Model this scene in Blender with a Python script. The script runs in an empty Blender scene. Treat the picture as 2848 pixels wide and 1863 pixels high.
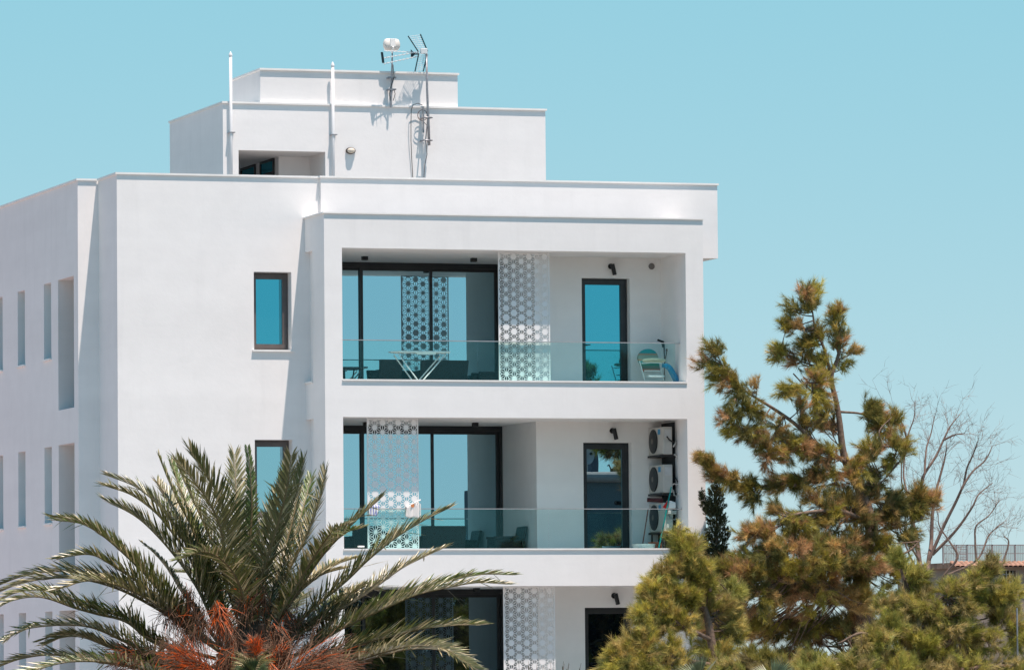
import bpy, math, random
import numpy as np
from mathutils import Vector, Matrix
from mathutils.geometry import tessellate_polygon

C = bpy.context.scene.collection
RNG = np.random.default_rng(7)
random.seed(7)
PI = math.pi

# ---------------------------------------------------------------- camera
W, H = 2848.0, 1863.0                     # pixel frame of the photograph
F = 15811.015652808142
YAW, PITCH, ROLL = 0.317771526168971, 0.059676466217914594, -0.008977406500417617
CAM = Vector((-30.4693971242723, -102.89062433937795, 3.910405881699319))
fwd = Vector((math.sin(YAW) * math.cos(PITCH), math.cos(YAW) * math.cos(PITCH), math.sin(PITCH)))
r0 = Vector((math.cos(YAW), -math.sin(YAW), 0))
u0 = r0.cross(fwd)
rgt = r0 * math.cos(ROLL) + u0 * math.sin(ROLL)
upv = u0 * math.cos(ROLL) - r0 * math.sin(ROLL)


def ray(u, v):
    return fwd * F + rgt * (u - W / 2) - upv * (v - H / 2)


def at(u, v, Y):
    d = ray(u, v)
    return CAM + d * ((Y - CAM.y) / d.y)


def atX(u, v, X):
    d = ray(u, v)
    return CAM + d * ((X - CAM.x) / d.x)


cd = bpy.data.cameras.new('camera')
cam = bpy.data.objects.new('camera', cd)
C.objects.link(cam)
cam.matrix_world = Matrix(((rgt.x, upv.x, -fwd.x, CAM.x), (rgt.y, upv.y, -fwd.y, CAM.y),
                           (rgt.z, upv.z, -fwd.z, CAM.z), (0, 0, 0, 1)))
cd.sensor_fit = 'HORIZONTAL'
cd.sensor_width = 36.0
cd.lens = F / W * 36.0
cd.clip_start = 1.0
cd.clip_end = 20000
bpy.context.scene.camera = cam

GZ = -0.4                                  # ground level

# ---------------------------------------------------------------- materials
MATS = {}


def newmat(name):
    m = bpy.data.materials.new(name)
    m.use_nodes = True
    nt = m.node_tree
    nt.nodes.clear()
    out = nt.nodes.new('ShaderNodeOutputMaterial')
    MATS[name] = m
    return m, nt, out


def pmat(name, col, rough=0.6, var=0.12, scale=6.0, bump=0.0, bscale=60.0, spec=0.4, metal=0.0, attr=None):
    """principled material with noise-driven colour variation"""
    m, nt, out = newmat(name)
    N, L = nt.nodes, nt.links
    b = N.new('ShaderNodeBsdfPrincipled')
    b.inputs['Roughness'].default_value = rough
    b.inputs['Metallic'].default_value = metal
    b.inputs['Specular IOR Level'].default_value = spec
    tc = N.new('ShaderNodeTexCoord')
    no = N.new('ShaderNodeTexNoise')
    no.inputs['Scale'].default_value = scale
    no.inputs['Detail'].default_value = 6
    L.new(tc.outputs['Object'], no.inputs['Vector'])
    ramp = N.new('ShaderNodeMapRange')
    ramp.inputs['To Min'].default_value = 1 - var
    ramp.inputs['To Max'].default_value = 1 + var
    ramp.inputs['From Min'].default_value = 0.3
    ramp.inputs['From Max'].default_value = 0.7
    L.new(no.outputs['Fac'], ramp.inputs['Value'])
    mx = N.new('ShaderNodeVectorMath')
    mx.operation = 'MULTIPLY'
    mx.inputs[0].default_value = col[:3]
    L.new(ramp.outputs['Result'], mx.inputs[1])
    if attr:
        a = N.new('ShaderNodeAttribute')
        a.attribute_name = attr
        L.new(a.outputs['Color'], mx.inputs[0])
    L.new(mx.outputs['Vector'], b.inputs['Base Color'])
    if bump:
        n2 = N.new('ShaderNodeTexNoise')
        n2.inputs['Scale'].default_value = bscale
        n2.inputs['Detail'].default_value = 5
        L.new(tc.outputs['Object'], n2.inputs['Vector'])
        bp = N.new('ShaderNodeBump')
        bp.inputs['Strength'].default_value = bump
        bp.inputs['Distance'].default_value = 0.02
        L.new(n2.outputs['Fac'], bp.inputs['Height'])
        L.new(bp.outputs['Normal'], b.inputs['Normal'])
    L.new(b.outputs['BSDF'], out.inputs['Surface'])
    return m


def plaster(name, col, dirt=0.05):
    """smooth white render coat: faint trowel lifts, roller mottling and thin rain runs"""
    m, nt, out = newmat(name)
    N, L = nt.nodes, nt.links
    b = N.new('ShaderNodeBsdfPrincipled')
    b.inputs['Roughness'].default_value = 0.85
    b.inputs['Specular IOR Level'].default_value = 0.2
    tc = N.new('ShaderNodeTexCoord')

    def noise(sc, mp, det=5):
        mpn = N.new('ShaderNodeMapping')
        mpn.inputs['Scale'].default_value = mp
        L.new(tc.outputs['Object'], mpn.inputs['Vector'])
        n = N.new('ShaderNodeTexNoise')
        n.inputs['Scale'].default_value = sc
        n.inputs['Detail'].default_value = det
        n.inputs['Roughness'].default_value = 0.6
        L.new(mpn.outputs['Vector'], n.inputs['Vector'])
        return n.outputs['Fac']

    def rng(fac, lo, hi, fmin=0.3, fmax=0.7):
        r = N.new('ShaderNodeMapRange')
        r.inputs['From Min'].default_value = fmin
        r.inputs['From Max'].default_value = fmax
        r.inputs['To Min'].default_value = lo
        r.inputs['To Max'].default_value = hi
        L.new(fac, r.inputs['Value'])
        return r.outputs['Result']

    def mul(a, c):
        q = N.new('ShaderNodeMath')
        q.operation = 'MULTIPLY'
        L.new(a, q.inputs[0])
        L.new(c, q.inputs[1])
        return q.outputs[0]
    lifts = rng(noise(1.0, (0.12, 0.12, 1.1)), 1 - dirt, 1.0)
    mott = rng(noise(2.2, (1, 1, 1)), 1 - dirt * 0.6, 1.0)
    runs = rng(noise(1.0, (3.1, 3.1, 0.35), 5), 1 - dirt * 0.7, 1.0, 0.2, 0.45)
    f = mul(mul(lifts, mott), runs)
    mx = N.new('ShaderNodeVectorMath')
    mx.operation = 'MULTIPLY'
    mx.inputs[0].default_value = col
    L.new(f, mx.inputs[1])
    L.new(mx.outputs['Vector'], b.inputs['Base Color'])
    bp = N.new('ShaderNodeBump')
    bp.inputs['Strength'].default_value = 0.16
    bp.inputs['Distance'].default_value = 0.012
    L.new(noise(14.0, (1, 1, 1), 8), bp.inputs['Height'])
    L.new(bp.outputs['Normal'], b.inputs['Normal'])
    L.new(b.outputs['BSDF'], out.inputs['Surface'])
    return m


def mirror_glass(name, tint, base, rough=0.0, wav=0.0):
    """coated window glass: coloured mirror reflection over a dark room colour"""
    m, nt, out = newmat(name)
    N, L = nt.nodes, nt.links
    g = N.new('ShaderNodeBsdfGlossy')
    g.inputs['Color'].default_value = (*tint, 1)
    g.inputs['Roughness'].default_value = rough
    d = N.new('ShaderNodeBsdfDiffuse')
    d.inputs['Color'].default_value = (*base, 1)
    if wav:
        tc = N.new('ShaderNodeTexCoord')
        no = N.new('ShaderNodeTexNoise')
        no.inputs['Scale'].default_value = 1.1
        no.inputs['Detail'].default_value = 1
        L.new(tc.outputs['Object'], no.inputs['Vector'])
        bp = N.new('ShaderNodeBump')
        bp.inputs['Strength'].default_value = wav
        bp.inputs['Distance'].default_value = 0.02
        L.new(no.outputs['Fac'], bp.inputs['Height'])
        L.new(bp.outputs['Normal'], g.inputs['Normal'])
    ad = N.new('ShaderNodeAddShader')
    L.new(g.outputs[0], ad.inputs[0])
    L.new(d.outputs[0], ad.inputs[1])
    L.new(ad.outputs[0], out.inputs['Surface'])
    return m


def clear_glass(name, tint):
    m, nt, out = newmat(name)
    N, L = nt.nodes, nt.links
    t = N.new('ShaderNodeBsdfTransparent')
    t.inputs['Color'].default_value = (*tint, 1)
    g = N.new('ShaderNodeBsdfGlossy')
    g.inputs['Color'].default_value = (0.40, 0.95, 1.0, 1)
    g.inputs['Roughness'].default_value = 0.01
    geo = N.new('ShaderNodeNewGeometry')           # Schlick reflectance, the same on both faces
    dot = N.new('ShaderNodeVectorMath')
    dot.operation = 'DOT_PRODUCT'
    L.new(geo.outputs['Incoming'], dot.inputs[0])
    L.new(geo.outputs['Normal'], dot.inputs[1])

    def mth(op, a, b=None):
        q = N.new('ShaderNodeMath')
        q.operation = op
        for k, x in enumerate((a, b)):
            if x is None:
                continue
            if isinstance(x, (int, float)):
                q.inputs[k].default_value = x
            else:
                L.new(x, q.inputs[k])
        return q.outputs[0]
    one = mth('SUBTRACT', 1.0, mth('ABSOLUTE', dot.outputs['Value']))
    frv = mth('ADD', 0.018, mth('MULTIPLY', 0.955, mth('POWER', one, 5.0)))
    mx = N.new('ShaderNodeMixShader')
    L.new(frv, mx.inputs[0])
    L.new(t.outputs[0], mx.inputs[1])
    L.new(g.outputs[0], mx.inputs[2])
    L.new(mx.outputs[0], out.inputs['Surface'])
    return m


def leafmat(name, rough=0.5, trans=0.25, spec=0.5, jitter=0.35):
    """leaves: colour from the 'tint' attribute, jittered per leaf, partly translucent"""
    m, nt, out = newmat(name)
    N, L = nt.nodes, nt.links
    a = N.new('ShaderNodeAttribute')
    a.attribute_name = 'tint'
    geo = N.new('ShaderNodeNewGeometry')
    mr = N.new('ShaderNodeMapRange')
    mr.inputs['To Min'].default_value = 1 - jitter
    mr.inputs['To Max'].default_value = 1 + jitter
    L.new(geo.outputs['Random Per Island'], mr.inputs['Value'])
    mx = N.new('ShaderNodeVectorMath')
    mx.operation = 'MULTIPLY'
    L.new(a.outputs['Color'], mx.inputs[0])
    L.new(mr.outputs['Result'], mx.inputs[1])
    b = N.new('ShaderNodeBsdfPrincipled')
    b.inputs['Roughness'].default_value = rough
    b.inputs['Specular IOR Level'].default_value = spec
    L.new(mx.outputs['Vector'], b.inputs['Base Color'])
    t = N.new('ShaderNodeBsdfTranslucent')
    L.new(mx.outputs['Vector'], t.inputs['Color'])
    ms = N.new('ShaderNodeMixShader')
    ms.inputs[0].default_value = trans
    L.new(b.outputs[0], ms.inputs[1])
    L.new(t.outputs[0], ms.inputs[2])
    L.new(ms.outputs[0], out.inputs['Surface'])
    return m


M_WALL = plaster('white_render', (0.872, 0.846, 0.838), 0.075)
M_COPE = pmat('white_marble_coping', (0.82, 0.80, 0.78), 0.5, 0.06, 3)
M_FRAME = pmat('anthracite_aluminium', (0.022, 0.024, 0.027), 0.4, 0.2, 4, spec=0.5)
M_FRAME2 = pmat('brown_grey_aluminium', (0.105, 0.088, 0.085), 0.4, 0.15, 4, spec=0.5)
M_SLIDE = mirror_glass('coated_sliding_glass', (0.34, 0.52, 0.585), (0.004, 0.006, 0.007), wav=0.02)
M_SLIDE_DIMMED = mirror_glass('dimmed_sliding_glass', (0.13, 0.20, 0.23), (0.004, 0.006, 0.008), wav=0.02)  # same glass, tint darkened to stand in for a dark reflection
M_PANE = mirror_glass('teal_coated_glass', (0.075, 0.37, 0.46), (0.004, 0.010, 0.012), wav=0.04)
M_PANE2 = mirror_glass('pale_coated_glass', (0.32, 0.52, 0.57), (0.004, 0.010, 0.012), wav=0.04)
M_RAILGLASS = clear_glass('green_safety_glass', (0.905, 0.98, 0.968))
M_RAIL = pmat('satin_steel', (0.48, 0.44, 0.44), 0.35, 0.1, 8, metal=0.6)
M_SCREEN = pmat('white_powder_coat', (0.80, 0.79, 0.79), 0.5, 0.03, 3)
M_BLACK = pmat('matt_black_metal', (0.012, 0.013, 0.015), 0.5, 0.2, 9)
M_DARK = pmat('dark_room', (0.01, 0.012, 0.014), 0.9, 0.3, 1)
M_PIPE = pmat('white_plastic_pipe', (0.78, 0.77, 0.78), 0.4, 0.05, 5)
M_STEEL = pmat('galvanised_steel', (0.30, 0.30, 0.32), 0.45, 0.2, 20, metal=0.5)
M_ALU = pmat('thin_aluminium', (0.62, 0.66, 0.68), 0.4, 0.1, 20)
M_ROOF = pmat('pale_roof_membrane', (0.30, 0.29, 0.28), 0.9, 0.15, 1.5)
M_CREAM = pmat('cream_diffuser', (0.62, 0.55, 0.46), 0.35, 0.08, 9)
M_GREY = pmat('grey_vent_plastic', (0.16, 0.145, 0.14), 0.6, 0.1, 20)
M_RATTAN = pmat('dark_rattan', (0.012, 0.013, 0.015), 0.6, 0.4, 60, bump=0.4, bscale=120)
M_BARK = pmat('pine_bark', (0.17, 0.115, 0.085), 0.9, 0.4, 14, bump=0.5, bscale=30)
M_TWIG = pmat('grey_pink_twigs', (0.20, 0.135, 0.11), 0.9, 0.3, 9)
M_NEEDLE = leafmat('pine_needles', 0.5, 0.3, 0.3, 0.35)
M_FROND = leafmat('palm_leaflets', 0.33, 0.22, 0.8, 0.35)
M_CYP = leafmat('cypress_scales', 0.7, 0.2, 0.2, 0.4)
M_RACHIS = pmat('palm_rachis', (0.17, 0.13, 0.065), 0.5, 0.25, 9)
M_FRUIT = pmat('orange_fruit_stalk', (0.58, 0.10, 0.012), 0.5, 0.35, 5)
M_FIBRE = pmat('dry_brown_fibre', (0.17, 0.088, 0.052), 0.8, 0.4, 6)
M_PTRUNK = pmat('palm_trunk_bark', (0.10, 0.065, 0.045), 0.9, 0.4, 8, bump=0.6, bscale=20)


# ---------------------------------------------------------------- mesh helpers
class MB:
    def __init__(s):
        s.v, s.f, s.m, s.slots = [], [], [], []

    def mi(s, mat):
        if mat is None:
            return 0
        if mat not in s.slots:
            s.slots.append(mat)
        return s.slots.index(mat)

    def add(s, vs, fs, mat=None):
        o = len(s.v)
        k = s.mi(mat)
        s.v += [tuple(p) for p in vs]
        for f in fs:
            s.f.append(tuple(i + o for i in f))
            s.m.append(k)

    def box(s, x0, x1, y0, y1, z0, z1, mat=None):
        s.add([(x0, y0, z0), (x1, y0, z0), (x1, y1, z0), (x0, y1, z0), (x0, y0, z1), (x1, y0, z1), (x1, y1, z1), (x0, y1, z1)],
              [(0, 3, 2, 1), (4, 5, 6, 7), (0, 1, 5, 4), (1, 2, 6, 5), (2, 3, 7, 6), (3, 0, 4, 7)], mat)

    def obox(s, c, ax, ay, az, mat=None):
        """oriented box: centre and three half-axis vectors"""
        c, ax, ay, az = Vector(c), Vector(ax), Vector(ay), Vector(az)
        vs = [c + ax * a + ay * b + az * d for d in (-1, 1) for (a, b) in ((-1, -1), (1, -1), (1, 1), (-1, 1))]
        s.add(vs, [(0, 3, 2, 1), (4, 5, 6, 7), (0, 1, 5, 4), (1, 2, 6, 5), (2, 3, 7, 6), (3, 0, 4, 7)], mat)

    def tube(s, pts, rad, n=6, mat=None, cap=True):
        pts = [Vector(p) for p in pts]
        if not hasattr(rad, '__len__'):
            rad = [rad] * len(pts)
        vs, fs = [], []
        prev = None
        for i, p in enumerate(pts):
            t = (pts[min(i + 1, len(pts) - 1)] - pts[max(i - 1, 0)])
            t = t.normalized() if t.length > 1e-9 else Vector((0, 0, 1))
            if prev is None:
                a = Vector((0, 0, 1)) if abs(t.z) < 0.9 else Vector((1, 0, 0))
                e1 = t.cross(a).normalized()
            else:
                e1 = (prev - t * prev.dot(t))
                e1 = e1.normalized() if e1.length > 1e-6 else t.orthogonal().normalized()
            prev = e1
            e2 = t.cross(e1)
            for k in range(n):
                q = 2 * PI * k / n
                vs.append(p + (e1 * math.cos(q) + e2 * math.sin(q)) * rad[i])
        for i in range(len(pts) - 1):
            for k in range(n):
                a, b = i * n + k, i * n + (k + 1) % n
                fs.append((a, b, b + n, a + n))
        if cap:
            fs.append(tuple(range(n))[::-1])
            o = (len(pts) - 1) * n
            fs.append(tuple(range(o, o + n)))
        s.add(vs, fs, mat)

    def lathe(s, c, prof, axis='z', n=20, sx=1.0, sy=1.0, mat=None):
        """prof: (radius, height) pairs along the axis"""
        c = Vector(c)
        vs, fs = [], []
        for (r, h) in prof:
            for k in range(n):
                q = 2 * PI * k / n
                a, b = r * math.cos(q) * sx, r * math.sin(q) * sy
                if axis == 'z':
                    vs.append(c + Vector((a, b, h)))
                elif axis == 'y':
                    vs.append(c + Vector((a, h, b)))
                else:
                    vs.append(c + Vector((h, a, b)))
        for i in range(len(prof) - 1):
            for k in range(n):
                a, b = i * n + k, i * n + (k + 1) % n
                fs.append((a, b, b + n, a + n))
        fs.append(tuple(range(n))[::-1])
        o = (len(prof) - 1) * n
        fs.append(tuple(range(o, o + n)))
        s.add(vs, fs, mat)

    def build(s, name, mat=None, parent=None, smooth=False, bevel=0.0):
        me = bpy.data.meshes.new(name)
        o0 = Vector((0, 0, 0))
        if parent is not None and parent.get('_org'):
            o0 = Vector(parent['_org'])
        me.from_pydata([tuple(Vector(p) - o0) for p in s.v], [], s.f)
        if s.slots:
            for m in s.slots:
                me.materials.append(m)
            me.polygons.foreach_set('material_index', s.m)
        elif mat:
            me.materials.append(mat)
        if smooth:
            me.polygons.foreach_set('use_smooth', [True] * len(me.polygons))
        me.update()
        o = bpy.data.objects.new(name, me)
        C.objects.link(o)
        if parent is not None:
            o.parent = parent
            if parent.get('_org'):
                o['_org'] = parent['_org']
        if bevel:
            b = o.modifiers.new('bevel', 'BEVEL')
            b.width = bevel
            b.segments = 2
            b.limit_method = 'ANGLE'
        return o


def tag(o, label, cat, group=None, kind=None):
    if label:
        o['label'] = label
    if cat:
        o['category'] = cat
    if group:
        o['group'] = group
    if kind:
        o['kind'] = kind
    return o


def thing(name, label, cat, loc=(0, 0, 0), group=None):
    o = bpy.data.objects.new(name, None)
    C.objects.link(o)
    o.location = loc
    o.empty_display_size = 0.2
    o['_org'] = list(loc)
    return tag(o, label, cat, group)


def wall(mb, u0, u1, z0, z1, holes, place, depth, mat=None):
    """a sheet in (u, z) with rectangular holes, and reveals `depth` deep; place(u, z, d) gives the point"""
    us = sorted({u0, u1, *[h[0] for h in holes], *[h[1] for h in holes]})
    zs = sorted({z0, z1, *[h[2] for h in holes], *[h[3] for h in holes]})
    for i in range(len(us) - 1):
        for j in range(len(zs) - 1):
            a, b, c, d = us[i], us[i + 1], zs[j], zs[j + 1]
            um, zm = (a + b) / 2, (c + d) / 2
            if any(h[0] < um < h[1] and h[2] < zm < h[3] for h in holes):
                continue
            mb.add([place(a, c, 0), place(b, c, 0), place(b, d, 0), place(a, d, 0)], [(0, 1, 2, 3)], mat)
    for h in holes:
        a, b, c, d = h[:4]
        dd = h[4] if len(h) > 4 else depth
        q = [(a, c), (b, c), (b, d), (a, d)]
        for k in range(4):
            p0, p1 = q[k], q[(k + 1) % 4]
            mb.add([place(*p0, 0), place(*p1, 0), place(*p1, dd), place(*p0, dd)], [(0, 1, 2, 3)], mat)


# ---------------------------------------------------------------- world, sun
w = bpy.data.worlds.new('World')
bpy.context.scene.world = w
w.use_nodes = True
nt = w.node_tree
nt.nodes.clear()
SUN = Vector((-0.106, 0.294, -1.0)).normalized()          # direction the light travels
elev = math.asin(-SUN.z)
SKY_LIFT = 0.10
sky = nt.nodes.new('ShaderNodeTexSky')
sky.sky_type = 'NISHITA'
sky.sun_disc = False
sky.sun_elevation = elev
sky.sun_rotation = math.atan2(-SUN.x, -SUN.y)
sky.altitude = 0
sky.air_density = 1.0
sky.dust_density = 0.0
sky.ozone_density = 3.0
tint = nt.nodes.new('ShaderNodeMix')
tint.data_type = 'RGBA'
tint.blend_type = 'MULTIPLY'
tint.inputs['Factor'].default_value = 1.0
bg = nt.nodes.new('ShaderNodeBackground')
bg.inputs['Strength'].default_value = 0.114
wo = nt.nodes.new('ShaderNodeOutputWorld')
nt.links.new(sky.outputs[0], tint.inputs[6])
# look the sky up a little above the true direction: a clean sea-air horizon without the yellow band
wtc = nt.nodes.new('ShaderNodeTexCoord')
wmp = nt.nodes.new('ShaderNodeMapping')
wmp.inputs['Location'].default_value = (0, 0, SKY_LIFT)
nt.links.new(wtc.outputs['Generated'], wmp.inputs['Vector'])
wsp = nt.nodes.new('ShaderNodeSeparateXYZ')
nt.links.new(wtc.outputs['Generated'], wsp.inputs[0])
wcr = nt.nodes.new('ShaderNodeMapRange')
wcr.data_type = 'FLOAT_VECTOR'
wcr.inputs[7].default_value = (0.0, 0.0, 0.0)
wcr.inputs[8].default_value = (0.12, 0.12, 0.12)
wcr.inputs[9].default_value = (1.03, 0.86, 0.70)
wcr.inputs[10].default_value = (0.92, 1.15, 0.87)
nt.links.new(wsp.outputs['Z'], wcr.inputs[6])
wc2 = nt.nodes.new('ShaderNodeMapRange')
wc2.data_type = 'FLOAT_VECTOR'
wc2.inputs[7].default_value = (0.13, 0.13, 0.13)
wc2.inputs[8].default_value = (0.6, 0.6, 0.6)
wc2.inputs[9].default_value = (1.0, 1.0, 1.0)
wc2.inputs[10].default_value = (0.62, 0.97, 1.12)
nt.links.new(wsp.outputs['Z'], wc2.inputs[6])
wmu = nt.nodes.new('ShaderNodeVectorMath')
wmu.operation = 'MULTIPLY'
nt.links.new(wcr.outputs[1], wmu.inputs[0])
nt.links.new(wc2.outputs[1], wmu.inputs[1])
nt.links.new(wmu.outputs['Vector'], tint.inputs[7])
nt.links.new(wmp.outputs['Vector'], sky.inputs['Vector'])
nt.links.new(tint.outputs[2], bg.inputs['Color'])
nt.links.new(bg.outputs[0], wo.inputs['Surface'])
sd = bpy.data.lights.new('sun', 'SUN')
sd.energy = 4.65
sd.angle = math.radians(0.5)
sd.color = (1.0, 0.852, 0.752)
so = bpy.data.objects.new('sun', sd)
C.objects.link(so)
so.rotation_euler = SUN.to_track_quat('-Z', 'Y').to_euler()
so.location = (0, -20, 60)

sc = bpy.context.scene
sc.view_settings.view_transform = 'Standard'
sc.view_settings.look = 'None'
sc.view_settings.gamma = 1.0
sc.view_settings.exposure = 0.50
sc.cycles.use_denoising = True
sc.cycles.denoising_input_passes = 'RGB_ALBEDO_NORMAL'
sc.cycles.denoising_prefilter = 'NONE'
sc.cycles.max_bounces = 12
sc.cycles.diffuse_bounces = 10
sc.cycles.transparent_max_bounces = 16
sc.cycles.filter_width = 1.5

# ---------------------------------------------------------------- ground
mb = MB()
n = 40
R = 3000.0
mb.add([(-R, -R, GZ), (R, -R, GZ), (R, R, GZ), (-R, R, GZ)], [(0, 1, 2, 3)])
g = mb.build('ground', pmat('dry_sandy_ground', (0.20, 0.175, 0.14), 0.95, 0.3, 0.3, bump=0.3, bscale=3))
tag(g, None, None, kind='structure')
mb = MB()
mb.add([(-14, -60, GZ + .004), (60, -60, GZ + .004), (60, -18, GZ + .004), (-14, -18, GZ + .004)], [(0, 1, 2, 3)])
tag(mb.build('unseen_road', pmat('worn_asphalt', (0.06, 0.06, 0.065), 0.9, 0.25, 0.8, bump=0.3, bscale=20)), None, None, kind='structure')  # unseen; dark surface added to cut the light bounced onto the front
mb = MB()
mb.add([(-30, -11, GZ + .004), (30, -11, GZ + .004), (30, -0.05, GZ + .004), (-30, -0.05, GZ + .004)], [(0, 1, 2, 3)])
tag(mb.build('front_bounce_ground', pmat('pale_grey_bounce', (0.40, 0.39, 0.385), 0.9, 0.12, 0.8)), None, None, kind='structure')  # unseen pale sheet added to bounce light up onto soffits and loggia walls
mb = MB()
mb.add([(-60, 3, GZ + .004), (-4.5, 3, GZ + .004), (-4.5, 60, GZ + .004), (-60, 60, GZ + .004)], [(0, 1, 2, 3)])
tag(mb.build('wing_bounce_ground', pmat('pink_bounce', (0.44, 0.32, 0.32), 0.9, 0.15, 0.8)), None, None, kind='structure')  # unseen pink sheet added to bounce warm light onto the left wing

# ---------------------------------------------------------------- apartment building
A = 1.317            # main facade plane
XM = -4.043          # left corner of the main block
XW, YW = -4.449, 2.758   # left wing: side plane and front plane
XR = 7.20            # right end of the main block behind the bay
ST = 3.2
B = thing('apartment_building', 'white modern apartment block with stacked loggias and a stepped roof tower', 'building', (0, 0, GZ))

ZT = 13.43
# windows in the main facade (two in view, one lower)
WX0, WX1, WZ0, WZ1 = -1.365, -0.62, 10.13, 11.62
mwin = [(WX0, WX1, WZ0 - ST * i, WZ1 - ST * i, 0.34) for i in range(3)]
mb = MB()
wall(mb, XM, -0.03, GZ, ZT, mwin, lambda u, z, d: (u, A + d, z), 0.24)
wall(mb, A, YW, GZ, ZT, [], lambda u, z, d: (XM + d, u, z), 0.2)           # left return
mb.add([(XM, A, ZT), (-0.3, A, ZT), (-0.3, A + 0.25, ZT), (XM + 0.25, A + 0.25, ZT), (XM, YW, ZT), (XM + 0.25, YW, ZT)],
       [(0, 1, 2, 3), (0, 3, 5, 4)])
mb.add([(XM + .25, A + .25, ZT), (-0.3, A + .25, ZT), (-0.3, A + .25, 13.0), (XM + .25, A + .25, 13.0)], [(0, 1, 2, 3)])
mb.build('facade_wall', M_WALL, B)
# rest of the main block: right end and rear
mb = MB()
mb.box(-0.30, XR, 3.9, 14.0, GZ, 12.95)
mb.box(4.62, XR, 1.75, 3.9, GZ, 12.95)
mb.box(XM + 0.02, -0.30, 3.2, 14.0, GZ, 12.95)
mb.build('rear_block', M_WALL, B)

# left wing with its narrow windows
WT = 11.625
swin, recess = [], []
for i in range(4):
    dz = -ST * i
    for (a, b) in ((7.17, 7.79), (4.95, 5.555), (9.12, 9.74), (11.3, 11.9), (13.5, 14.1)):
        swin.append((a, b, 10.14 + dz, WT + dz, 0.26))
    recess.append((3.10, 4.38, 9.10 + dz, WT + dz, 0.5))
swin = [s_ for s_ in swin if s_[2] > GZ]
recess = [s_ for s_ in recess if s_[2] > GZ]
mb = MB()
wall(mb, YW, 30.0, GZ, ZT, swin + recess, lambda u, z, d: (XW + d, u, z), 0.26)
wall(mb, XW, XM + 0.02, GZ, ZT, [], lambda u, z, d: (u, YW + d, z), 0.2)
mb.box(XW + 0.55, XM + 0.02, YW + 0.1, 30.0, GZ, 12.95)
mb.add([(XW, YW, ZT), (XM + .02, YW, ZT), (XM + .02, 30, ZT), (XW, 30, ZT)], [(0, 1, 2, 3)])
mb.build('wing_wall', M_WALL, B)
for (a, b, c, d, e) in recess:
    mb = MB()
    mb.box(XW + 0.5, XW + 0.54, a - .02, b + .02, c - .02, d + .02)
    mb.build('recess_wall', M_WALL, B)
for (a, b, c, d, e) in swin:
    mb = MB()
    x = XW + 0.225
    mb.box(x, x + 0.05, a, a + 0.06, c, d)
    mb.box(x, x + 0.05, b - 0.06, b, c, d)
    mb.box(x, x + 0.05, a + 0.06, b - 0.06, c, c + 0.06)
    mb.box(x, x + 0.05, a + 0.06, b - 0.06, d - 0.06, d)
    wo_ = mb.build('narrow_window', M_FRAME2, B)
    mb = MB()
    mb.box(x + 0.02, x + 0.03, a + 0.06, b - 0.06, c + 0.06, d - 0.06)
    mb.build('pane', M_PANE, wo_)
    mb = MB()
    mb.box(XW - 0.045, XW + 0.22, a - 0.03, b + 0.03, c - 0.03, c + 0.003)
    mb.build('sill', M_COPE, wo_)

# main facade windows
for (a, b, c, d, e) in mwin:
    mb = MB()
    y = A + 0.25
    fw = 0.075
    mb.box(a, a + fw, y, y + 0.07, c, d)
    mb.box(b - fw, b, y, y + 0.07, c, d)
    mb.box(a + fw, b - fw, y, y + 0.07, c, c + fw)
    mb.box(a + fw, b - fw, y, y + 0.07, d - fw, d)
    win = mb.build('window', M_FRAME2, B)
    mb = MB()
    y2 = y - 0.022
    a2, b2, c2, d2 = a + 0.03, b - 0.045, c + 0.05, d - 0.05
    sw = 0.075
    mb.box(a2, a2 + sw, y2, y2 + 0.06, c2, d2)
    mb.box(b2 - sw, b2, y2, y2 + 0.06, c2, d2)
    mb.box(a2 + sw, b2 - sw, y2, y2 + 0.06, c2, c2 + sw)
    mb.box(a2 + sw, b2 - sw, y2, y2 + 0.06, d2 - sw, d2)
    mb.build('sash', M_FRAME2, win)
    mb = MB()
    mb.box(a2 + sw, b2 - sw, y2 + 0.025, y2 + 0.035, c2 + sw, d2 - sw)
    mb.build('pane', M_PANE if c > 9 else M_PANE2, win)
    mb = MB()
    mb.box(a - 0.04, b + 0.03, A - 0.046, A + 0.27, c - 0.033, c + 0.002)
    mb.build('sill', M_COPE, win)

# copings of parapets (thin slabs with a small overhang)
mb = MB()
OV = 0.03
mb.box(XM - OV, -0.08, A - OV, A + 0.30, ZT, ZT + 0.037)
mb.box(XM - OV, XM + 0.30, A + 0.30, YW - OV, ZT, ZT + 0.037)
mb.build('coping', M_COPE, B)
mb = MB()
mb.box(XW - OV, XM - OV, YW - OV, YW + 0.30, ZT - .003, ZT + 0.034)
mb.box(XW - OV, XW + 0.30, YW + 0.30, 30.0, ZT - .003, ZT + 0.034)
mb.build('coping', M_COPE, B)
# proud parapet box above the bay, cantilevered to the right
mb = MB()
mb.box(-0.05, 7.60, A - 0.10, A + 0.18, 12.43, ZT)
mb.box(7.285, 8.03, A - 0.101, A + 0.181, 12.0, ZT - .001)
mb.box(7.75, 8.03, A + 0.18, 9.0, 12.0, ZT)
mb.box(XR - .05, 7.75, A + 0.18, 9.0, 12.003, 12.3)
mb.build('parapet', M_WALL, B)
mb = MB()
mb.box(-0.08, 8.055, A - 0.10 - OV, A + 0.22, ZT + .001, ZT + 0.036)
mb.box(7.72, 8.055, A + 0.22, 9.0, ZT + .001, ZT + 0.036)
mb.build('coping', M_COPE, B)
mb = MB()
mb.box(XM + 0.3, 7.7, A + 0.3, 14.0, 12.96, 13.02)
mb.box(XW + 0.3, XM + 0.3, YW + 0.31, 30.0, 12.955, 13.015)
mb.build('roof', M_ROOF, B)

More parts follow.
